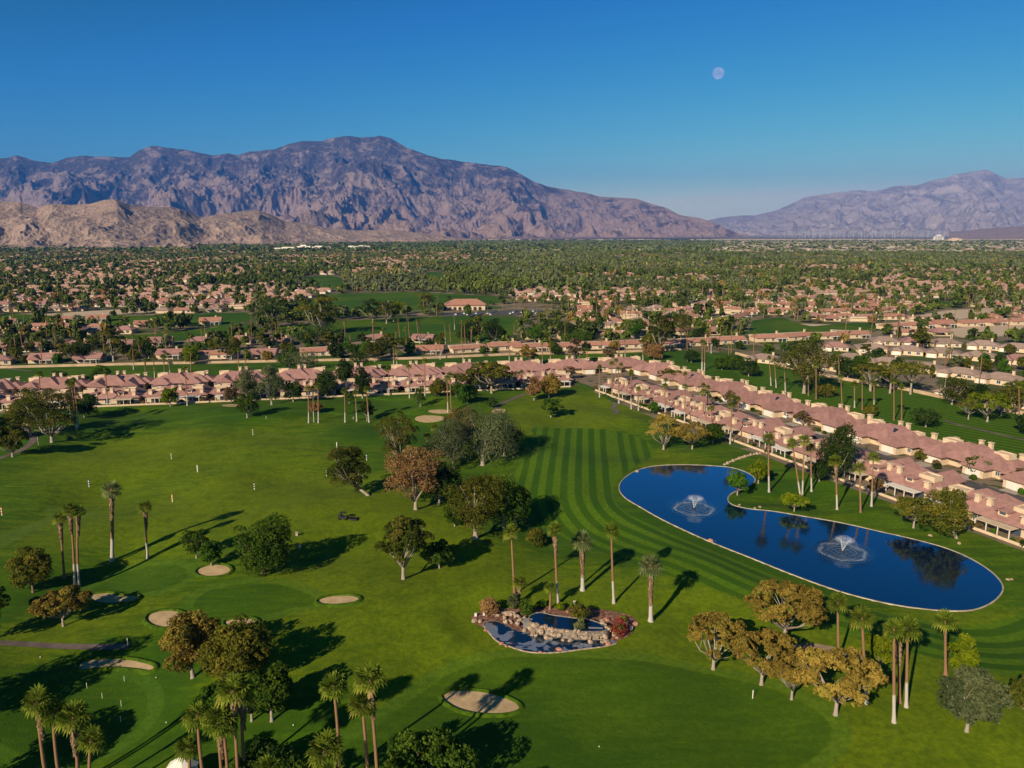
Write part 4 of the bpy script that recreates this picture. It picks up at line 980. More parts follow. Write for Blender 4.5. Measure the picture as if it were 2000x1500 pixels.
for k in range(66):
    lay = k % 3; q = offset_poly(UP, (1.75, 1.05, .45)[lay] + r_.uniform(-.15, .15))[front[int(r_.integers(0, len(front)))]]; pxk = 1000 + q[0] / (q[1] * math.cos(PITCH) + 80 * math.sin(PITCH)) * FPX
    big = 1.5 if (1045 < pxk < 1072 or 1122 < pxk < 1136) else 1.0; s = r_.uniform(.38, .8) * (1 + .3 * (big - 1))
    b = link("boulder", BM[int(r_.integers(0, 8))], wf, (q[0], q[1], (.15, .8, 1.4)[lay] * (1 + .35 * (big - 1))), 0, (s, s * r_.uniform(.8, 1.1), s * r_.uniform(.8, 1.15)))
    b.rotation_euler = (r_.uniform(-.5, .5), r_.uniform(-.5, .5), r_.uniform(0, 6))
left_px = spline([(968,1206),(984,1200),(1000,1203),(1012,1212),(1026,1222),(1008,1224),(990,1214)], 6, False)
for k in range(32):
    q = left_px[int(r_.integers(0, len(left_px)))]; p = G0(q[0], q[1]); hill = max(0, 1 - math.hypot(q[0] - 1012, q[1] - 1216) / 26); s = r_.uniform(.4, .75)
    b = link("boulder", BM[int(r_.integers(0, 8))], wf, (p.x + r_.normal(0, .5), p.y + r_.normal(0, .5), .2 + hill * r_.uniform(.2, 1.5)), 0, (s, s, s * .9)); b.rotation_euler = (r_.uniform(-.5, .5), r_.uniform(-.5, .5), r_.uniform(0, 6))
M_fall = water_mat("falling_water", 1.4, 1.0, (.8, .85, .9), (.15, .15, .15))
for x0, x1, y0 in ((1022, 1040, 1226), (1150, 1178, 1244)):
    a, b = G0(x0, y0), G0(x1, y0 + 1); m = MB(); n = 8
    for i in range(n):
        p = a.lerp(b, i / n); q = a.lerp(b, (i + 1) / n); m.add([(p.x, p.y - .55, .1), (q.x, q.y - .55, .1), (q.x, q.y - .1, 1.2), (p.x, p.y - .1, 1.2), (p.x, p.y + 1.0, 1.66), (q.x, q.y + 1.0, 1.66)], [[0, 1, 2, 3], [3, 2, 5, 4]])
    m.build("water_sheet", [M_fall], wf)
def stone(px, py, s, label, red=False, group=None, z=0.0):
    p = G(px, py); b = link("boulder", (BMr if red else BM)[int(r_.integers(0, 3))], None, (p.x, p.y, p.z + s * .25 + z), r_.uniform(0, 6), (s, s, s)); tag(b, label, "rock", group)
for i, (x, y, s, red, lb) in enumerate([(927,1214,.75,0,"round pinkish boulder at the left end of the rock garden"),(938,1215,.65,0,"second pinkish boulder at the left end of the rock garden"),
    (1241,1220,.75,1,"orange boulder at the right end of the rock garden"),(979,1258,.6,1,"red boulder on the left lip of the lower pool"),(989,1263,.4,1,"small red stone on the left lip of the lower pool"),
    (1092,1270,.7,1,"red boulder standing in the lower pool"),(1056,1275,.45,1,"half sunk red stone on the near lip of the lower pool"),(1188,1259,.7,1,"flat reddish rock at the right corner of the lower pool"),
    (1176,1216,.8,0,"tan boulder right of the spiky plant at the upper pool"),(1184,1212,.9,1,"upright orange rock beside the upper pool"),(1110,1196,.6,1,"orange rock at the back of the upper pool"),(1078,1203,.55,0,"tan stone on the back edge of the upper pool"),
    (1040,1208,.6,0,"pale rock at the left end of the upper pool"),(1064,1197,.4,0,"small stone behind the upper pool"),(948,1232,.45,1,"flat reddish stone at the left end of the lower pool"),(1205,1246,.5,1,"orange slab below the crimson bush"),
    (1444,987,.5,0,"pale stone on the inner bank of the pond under the short tree"),(1474,993,.45,0,"left stone of the two on the inner pond bank"),(1484,991,.5,0,"right stone of the two on the inner pond bank"),
    (1244,921,.7,0,"pale stone at the top left rim of the pond"),(1388,1057,.8,1,"left reddish rock on the near rim of the pond"),(1398,1060,.7,1,"right reddish rock on the near rim of the pond"),
    (1817,1047,.6,0,"pinkish stone left of the leaning olive tree trunk"),(1873,1062,.6,0,"pinkish stone right of the leaning olive tree trunk"),(1968,1133,.5,0,"pale stone off the right end of the pond"),(1975,1132,.4,0,"smaller pale stone off the right end of the pond")]):
    stone(x, y, s, lb, bool(red))
for k in range(13):
    u = k / 12; x = 1415 + (1484 - 1415) * u; y = 908 - 22 * math.sin(u * 1.35); stone(x, y, .65 + .25 * (k % 2), "pale boulder in the curved stone line running up from the pond", False, "stone line above the pond")

# ------------------------------------------------------------------ fountains
t = NT("spray"); dd = t.n('BsdfDiffuse'); dd.inputs[0].default_value = (.85, .88, .92, 1); tp = t.n('BsdfTransparent'); ms = t.n('MixShader'); ms.inputs[0].default_value = .20
t.link(tp.outputs[0], ms.inputs[1]); t.link(dd.outputs[0], ms.inputs[2]); t.link(ms.outputs[0], t.out.inputs[0]); M_spray = t.m; M_foam = t.m.copy(); M_foam.name = "foam"; [setattr(n_.inputs[0], "default_value", .11) for n_ in M_foam.node_tree.nodes if n_.type == "MIX_SHADER"]
for fi, f in enumerate(FOUNT):
    root = bpy.data.objects.new("fountain", None); C.objects.link(root); root.location = (f.x, f.y, .05)
    tag(root, ("floating fountain spraying a white V in the upper, left part of the pond", "floating fountain spraying a white V in the wide right part of the pond")[fi], "fountain", "pond fountains")
    m = MB(); m.tube([(0, 0, -.1), (0, 0, .12)], [.55, .5], 12); m.tube([(0, 0, .12), (0, 0, .35)], [.14, .09], 8); m.build("float", [M_dark], root)
    r = np.random.default_rng(50 + fi); n = 7000; az = r.uniform(0, 6.283, n); s = r.random(n) ** .8
    R_ = 4.0 * s * r.uniform(.85, 1.05, n); Hh = 3.6; z = np.where(r.random(n) < .75, Hh * (1 - (1 - np.minimum(s * 1.6, 1)) ** 2) * 1.0, Hh * 4 * s * (1 - s)) 
    s = np.where((s > .75) & (r.random(n) < .6), s * .7, s); ok = s < .75; z = np.where(ok, np.minimum(Hh * s * 2.0, Hh * r.uniform(.75, 1.0, n)), Hh * 4 * s * (1 - s)); rr_ = np.where(ok, R_ * .62, R_)
    p = np.stack([np.cos(az) * rr_ + z * .12, np.sin(az) * rr_, z + .1], 1); sz = r.uniform(.028, .06, n)
    V, F = leaf_quads(p, r.normal(0, 1, (n, 3)), sz, 1.0, r, .5); link("spray", make_mesh("spray", V, F, M_spray), root)
    n = 2600; k6 = r.uniform(0, 6.283, n); hexr = 5.4 * (1 + .06 * np.cos(6 * k6)) + r.normal(0, .3, n); p = np.stack([np.cos(k6) * hexr, np.sin(k6) * hexr, r.uniform(.01, .10, n)], 1)
    V, F = leaf_quads(p, np.tile([0, 0, 1.], (n, 1)), r.uniform(.04, .09, n), 1.0, r, .4); link("foam_ring", make_mesh("foam_ring", V, F, M_foam), root)

# ------------------------------------------------------------------ trees placed one by one
# foot x, foot y, top y, crown width, kind, leaves, label, options
T_ = [
(65,1157,1076,72,'round','olive',"yellow-green round tree at the left edge below the three tall palms",dict(bark='brown')),
(124,1223,1158,92,'umbrella','gold',"orange umbrella tree with pale forked trunk beside the kidney bunker",dict(hb=3.2)),
(384,1090,1033,46,'round','green',"left of the two small round trees above the oval bunker",dict(n=2200)),
(413,1106,1052,38,'round','bright',"right, smaller round tree above the oval bunker",dict(n=1800)),
(515,1119,1018,110,'round','green',"large dark green spreading tree casting a long shadow right of the oval bunker",dict(bark='brown')),
(376,1323,1192,98,'round','gold',"rust-topped tree on a pale trunk beside the round bunker",dict(cx=372)),
(409,1294,1215,60,'round','olive',"smaller olive tree standing between the two rust-topped trees",{}),
(464,1336,1214,118,'round','olive',"taller rust and green tree right of the rust-topped one",dict(cx=466)),
(531,1408,1302,84,'round','green',"green round tree with pale trunk above the big shadow near the gazebo palms",{}),
(492,1408,1318,70,'round','dark',"dark green tree left of the green round tree near the gazebo palms",{}),
(425,1396,1333,62,'round','bright',"bright green bushy tree behind the gazebo palms",{}),
(448,1372,1318,30,'sparse','brown',"dry twiggy tree between the bushy tree and the rust and green tree",dict(n=500)),
(834,1556,1436,146,'round','green',"wide dark green tree at the bottom edge in the middle",dict(n=7500)),
(520,1530,1462,100,'round','dark',"dark bushy tree at the bottom edge right of the gazebo",{}),
(580,1560,1490,60,'round','green',"small green tree cut by the bottom edge left of the bottom palms",{}),
(-20,1250,1130,70,'round','olive',"olive tree just past the left edge above the cart path",{}),
(-130,1420,1240,150,'round','dark',"large tree past the left edge shading the lower green",{}),
(-60,1560,1400,120,'round','dark',"tree past the lower left corner shading the lower green",{}),
(1719,1310,1226,52,'round','lime',"lime green tree between the lone palm and the palm trio",dict(n=3600)),
(1878,1324,1240,58,'round','lime',"lime green tree behind the grey-green round tree",dict(n=3600)),
(1888,1428,1313,112,'round','grey',"grey-green round tree at the lower right",dict(n=6500)),
(2003,1402,1328,66,'round','olive',"olive shrubby tree cut by the right edge at the lower right",{}),
(1532,1252,1138,136,'umbrella','gold',"largest orange-brown umbrella tree, nearest the pond",dict(n=6500,hb=4.2)),
(1393,1307,1206,118,'umbrella','gold',"orange-brown umbrella tree at the left end of the group of five",dict(n=5500,hb=3.4)),
(1487,1337,1240,120,'umbrella','gold',"orange-brown umbrella tree with low left branch, second of the front four",dict(n=5500,hb=3.4)),
(1546,1366,1285,78,'umbrella','gold',"smallest orange-brown umbrella tree, third of the front four",dict(n=3800,hb=3.0)),
(1632,1396,1284,150,'umbrella','gold',"wide orange-brown umbrella tree with forked white trunk at the front",dict(n=7000,hb=4.0)),
(788,1131,1004,90,'pine','pine',"open pine with white trunk and a low bare branch in the middle",dict(hb=4.5)),
(858,1110,1058,58,'round','green',"small green tree standing in the shadow of the open pine",{}),
(929,1052,923,108,'round','olive',"big olive-green tree on a pale trunk in the middle group",dict(n=7000,rad=.6)),
(984,1034,934,92,'round','green',"dark green tree joined to the right of the big olive-green one",dict(n=6000)),
(1008,1030,953,52,'round','olive',"olive tree at the right end of the middle group",{}),
(888,1028,982,40,'round','green',"small green tree at the left foot of the big olive-green one",{}),
(812,995,866,100,'round','red',"tall reddish-brown tree in the middle group",dict(n=8000,hb=3.0)),
(712,968,871,84,'pine','pine',"leaning green pine left of the reddish-brown tree",dict(cx=682)),
(778,908,812,78,'pine','pine',"dark olive tree behind the reddish-brown tree",dict(n=5000)),
(858,985,900,78,'round','dark',"dark tree right of the reddish-brown tree",{}),
(943,908,797,140,'willow','grey',"large grey-green weeping tree at the top of the middle group",dict(n=9000)),
(885,915,815,96,'willow','grey',"left grey-green weeping tree of the middle group",dict(n=6000)),
(985,890,815,60,'willow','dark',"dark weeping tree at the right end of the grey-green ones",dict(n=4000)),
(905,860,788,58,'round','rust',"orange-yellow tree behind the grey-green weeping trees",{}),
(1047,1064,1033,38,'shrub','olive',"round olive shrub alone left of the tall palms",{}),
(1440,967,921,38,'round','bright',"small green tree on the pond's inner bank by the water",{}),
(1481,944,899,38,'round','lime',"small yellow-green tree behind the bank tree",{}),
(1551,999,969,50,'umbrella','lime',"low flat yellow tree at the foot of the leaning palms",dict(n=1600,hb=2.2)),
(1784,1031,976,74,'umbrella','olive',"yellow-green spreading tree left of the leaning olive tree",dict(n=3600,hb=3.2)),
(1863,1051,956,92,'round','olive',"big olive tree on a leaning white trunk by the right end of the pond",dict(n=8000,cx=1845)),
(1632,940,836,62,'column','dark',"tall dark columnar tree beside the pond palms",dict(n=7500)),
(1600,940,900,34,'round','dark',"dark round tree left of the columnar tree",{}),
(1712,970,935,30,'sparse','brown',"thin brownish tree beside the villa patio right of the palms",{}),
(1296,878,812,70,'umbrella','gold',"orange umbrella tree at the villa row, left of its twin",dict(n=4200,hb=3.0)),
(1352,877,827,64,'umbrella','gold',"orange umbrella tree with long low limb beside its twin at the villa row",dict(n=3400,hb=2.8)),
(1392,866,830,44,'round','green',"green round tree behind the twin orange umbrella trees",{}),
(1276,808,785,20,'round','bright',"small round green tree at a villa patio on the pond row",{}),
(1043,782,735,32,'round','red',"reddish tree beside the orange-brown one near the row corner",{}),
(1072,778,733,42,'round','rust',"orange-brown round tree near the corner of the villa rows",{}),
(1076,815,777,42,'open','green',"green tree on the light grass left of the winding path",dict(n=1800)),
(960,768,699,78,'open','olive',"large olive tree covering the villas of the lawn row",dict(n=4500,hb=6)),
(924,764,720,56,'open','pine',"dark olive tree left of the large olive tree at the villas",dict(n=2400)),
(856,774,742,38,'round','olive',"round olive tree left of the twin palms at the villas",{}),
(912,787,755,38,'round','bright',"bright green tree below the large olive tree",{}),
(891,775,748,30,'round','green',"green tree between the round olive and bright green trees",{}),
(821,794,756,20,'column','green',"slim green tree on a white trunk at the villa lawn",dict(n=900)),
(961,797,778,20,'round','dark',"small dark tree near the short uphill path",dict(n=900)),
(483,816,767,44,'round','green',"round green tree in front of the lawn-row villas",dict(n=3200)),
(531,791,711,52,'willow','grey',"right, taller weeping tree at the lawn-row villas",dict(n=5200)),
(484,784,722,56,'willow','grey',"left weeping tree at the lawn-row villas",dict(n=5000)),
(573,785,738,34,'round','dark',"dark green tree right of the weeping pair",{}),
(637,776,724,36,'column','dark',"dark green tree above the three lawn palms",{}),
(674,758,704,30,'column','dark',"tall dark tree between the villas, left of its pair",{}),
(708,778,719,28,'column','dark',"tall dark tree between the villas, right of its pair",{}),
(333,794,756,28,'round','lime',"bright yellow-green tree between two lawn-row villas",{}),
(451,787,756,24,'round','brown',"small brown tree at a villa patio left of the weeping pair",{}),
(682,788,764,18,'round','green',"small green tree beside the lawn palms",{}),
(617,806,786,24,'round','red',"small reddish tree behind the three lawn palms",{}),
(717,822,782,22,'round','dark',"dark tree behind the leaning lawn palms",{}),
(102,864,758,112,'pine','pine',"large dark pine at the left villas",dict(n=7500)),
(60,852,770,70,'round','olive',"olive tree left of the large dark pine",{}),
(25,892,820,56,'pine','pine',"dark tree at the left edge by the cart path",{}),
(-15,868,815,50,'round','dark',"dark tree cut by the left edge behind the cart path",{}),
(165,815,770,50,'round','dark',"dark tree behind the tall palm cluster on the left",{}),
(195,748,722,26,'round','green',"small green tree on the rear fairway, far left",{}),
(116,742,726,22,'round','dark',"small dark tree on the rear fairway, far left",{}),
(199,740,716,30,'round','bright',"bright green tree on the rear fairway above the villas",{}),
(165,752,735,20,'round','dark',"small dark tree touching the villas of the second row",{}),
(1570,768,657,88,'round','pine',"very large green tree on the right-hand fairway",dict(n=12000,hb=2.5,ls=.42)),
(1610,775,752,38,'round','olive',"rounded olive bush at the foot of the very large green tree",{}),
(1655,740,700,56,'round','green',"feathery green tree at the fairway wall",{}),
(1700,764,712,64,'umbrella','olive',"left flat-topped pine at the fairway wall",dict(n=3400,hb=7)),
(1738,768,708,70,'umbrella','olive',"middle flat-topped pine with bare limbs at the fairway wall",dict(n=3600,hb=9)),
(1778,770,708,66,'umbrella','olive',"right flat-topped pine with bare limbs at the fairway wall",dict(n=3600,hb=9)),
(1859,790,730,56,'round','pine',"rounded olive pine at the fairway wall",dict(n=4200)),
(1900,790,748,46,'round','dark',"dark feathery tree right of the rounded pine",{}),
(1928,824,766,72,'umbrella','lime',"yellow-green spreading tree on the right fairway",dict(n=4200,hb=4)),
(1891,819,780,44,'umbrella','olive',"smaller spreading tree left of the yellow-green one",dict(n=2400,hb=3.4)),
(1955,812,762,50,'umbrella','olive',"olive spreading tree right of the yellow-green one",dict(n=2600,hb=3.4)),
(1990,800,740,60,'round','olive',"olive tree at the right edge by the fairway wall",{}),
(2010,850,800,50,'round','dark',"dark tree cut by the right edge of the right fairway",{}),
(1808,834,796,52,'round','dark',"round dark bush-like tree at the back of the street villas",dict(n=3600)),
(1700,812,792,24,'round','olive',"round olive bush behind the street villas",{}),
(1432,722,696,44,'round','green',"green tree on the rear fairway right of centre",{}),
(1462,735,705,40,'round','dark',"dark green tree on the rear fairway near the corner wall",{}),
(1410,722,700,30,'round','green',"small green tree on the rear fairway behind the street villas",{}),
(1277,702,673,36,'round','red',"brownish tree on the rear fairway behind the corner villas",{}),
(1350,708,685,26,'round','dark',"dark tree on the rear fairway behind the street villas",{}),
(1031,716,672,42,'open','rust',"tall pale-trunked brownish tree on the rear fairway",dict(n=1800)),
(1125,712,660,40,'open','brown',"grey-brown airy tree on the rear fairway",dict(n=1400)),
(1188,706,680,28,'open','brown',"thin airy tree on the rear fairway",dict(n=900)),
(1086,693,676,24,'round','dark',"small dark tree at the sandy wall",{}),
(590,722,690,64,'round','grey',"grey-green spreading tree on the rear fairway",dict(n=3000)),
(565,716,688,40,'round','green',"green tree left of the grey-green spreading tree",{}),
(705,728,682,40,'column','dark',"tall dark tree at the sandy wall in the middle",dict(n=3000)),
(620,673,638,66,'round','dark',"huge dome-shaped dark green tree beside the middle fairway",dict(n=6000)),
(628,655,572,70,'open','olive',"tallest dark eucalyptus above the middle fairway",dict(n=5000,hb=5)),
(640,650,590,60,'willow','dark',"dark weeping tree right of the tallest eucalyptus",dict(n=4000)),
(530,640,578,60,'open','dark',"dark tree cluster crown left of the blue-grey roof",dict(n=3000)),
(728,630,582,54,'open','dark',"dark eucalyptus on the middle fairway",dict(n=3000)),
(755,632,585,38,'open','pine',"dark slim eucalyptus on the middle fairway",dict(n=2000)),
(769,628,583,32,'round','lime',"yellow-green tree beside the fairway eucalypts",{}),
(834,606,570,34,'open','olive',"tall yellow-green tree left of the arcaded clubhouse",dict(n=2200)),
(675,620,605,22,'round','dark',"dark shrub-like tree at the middle fairway's edge",{}),
(732,706,665,44,'round','pine',"round olive tree behind the wall in the middle",{}),
(765,700,650,44,'open','pine',"tall olive tree behind the wall in the middle",dict(n=2400)),
(935,668,612,44,'open','olive',"tall olive tree at the right end of the middle fairway",dict(n=2600)),
(915,668,632,46,'round','dark',"round dark tree at the right end of the middle fairway",{}),
(965,672,625,40,'round','dark',"dark tree right of the tall olive at the middle fairway",{}),
(145,706,668,60,'open','pine',"airy brown-green tree left of the square dark hedge tree",dict(n=2600)),
(165,706,666,38,'column','dark',"squarish dark green tree behind the sandy wall",dict(n=3000)),
(222,706,634,48,'open','olive',"tall golden olive eucalyptus behind the sandy wall",dict(n=3600)),
(450,702,665,50,'open','pine',"brown-green tree behind the sandy wall right of the pink terrace",dict(n=2400)),
(375,712,675,30,'round','lime',"bright green tree in front of the sandy wall",{}),
(1290,690,615,60,'open','pine',"large airy eucalyptus behind the salmon terrace",dict(n=3600)),
(1045,670,636,36,'round','bright',"bright green round tree at the salmon terrace",{}),
(1110,668,628,40,'round','dark',"dark tree behind the salmon terrace",{}),
(1125,676,650,50,'round','green',"wide green tree in front of the white-topped terrace",{}),
(1330,660,612,28,'cypress','olive',"tall brownish conifer behind the salmon terrace",dict(n=2600)),
(1370,668,640,30,'round','dark',"dark tree at the right of the salmon terrace",{}),
(1238,662,625,30,'round','bright',"bright tree left of the large airy eucalyptus",{}),
]
LMK = dict(round='tree', umbrella='umbrella_tree', pine='pine_tree', open='eucalyptus_tree', willow='willow_tree', column='tree', cypress='cypress_tree', shrub='shrub', sparse='tree')
for bx, by, ty, w, kd, mt, lb, kw in T_:
    kw = dict(kw); kw.setdefault('bark', 'pale')
    ptree(bx, by, ty, w, kd, mt, lb, name=LMK[kd] if not (kd == 'open' and mt == 'pine') else 'pine_tree', **kw)
# plants of the rock garden
for bx, by, ty, w, kd, mt, lb in [(956,1199,1169,40,'shrub','red',"dark red bushy shrub at the left end of the rock garden"),(1209,1241,1213,30,'shrub','pink',"crimson flowering bush at the right end of the rock garden"),
    (1003,1187,1158,20,'shrub','grey',"blue-green spiky shrub behind the rock garden"),(1029,1205,1172,28,'shrub','green',"leafy green shrub on a rock hump of the garden"),(1131,1216,1175,36,'shrub','olive',"spiky yellow-green yucca clump over the upper pool"),
    (1133,1236,1205,24,'shrub','grey',"low grey-green plant below the yucca clump"),(1057,1184,1172,18,'shrub','bright',"left low green bush behind the upper pool"),(1094,1191,1178,16,'shrub','lime',"yellow-green bush behind the upper pool"),
    (1217,1211,1203,12,'shrub','olive',"small tuft right of the rock garden"),(1130,1243,1230,10,'shrub','bright',"small bright plant hanging in the rock wall")]:
    ptree(bx, by, ty, w, kd, mt, lb, name="shrub", n=900, ls=.22, bark='brown')

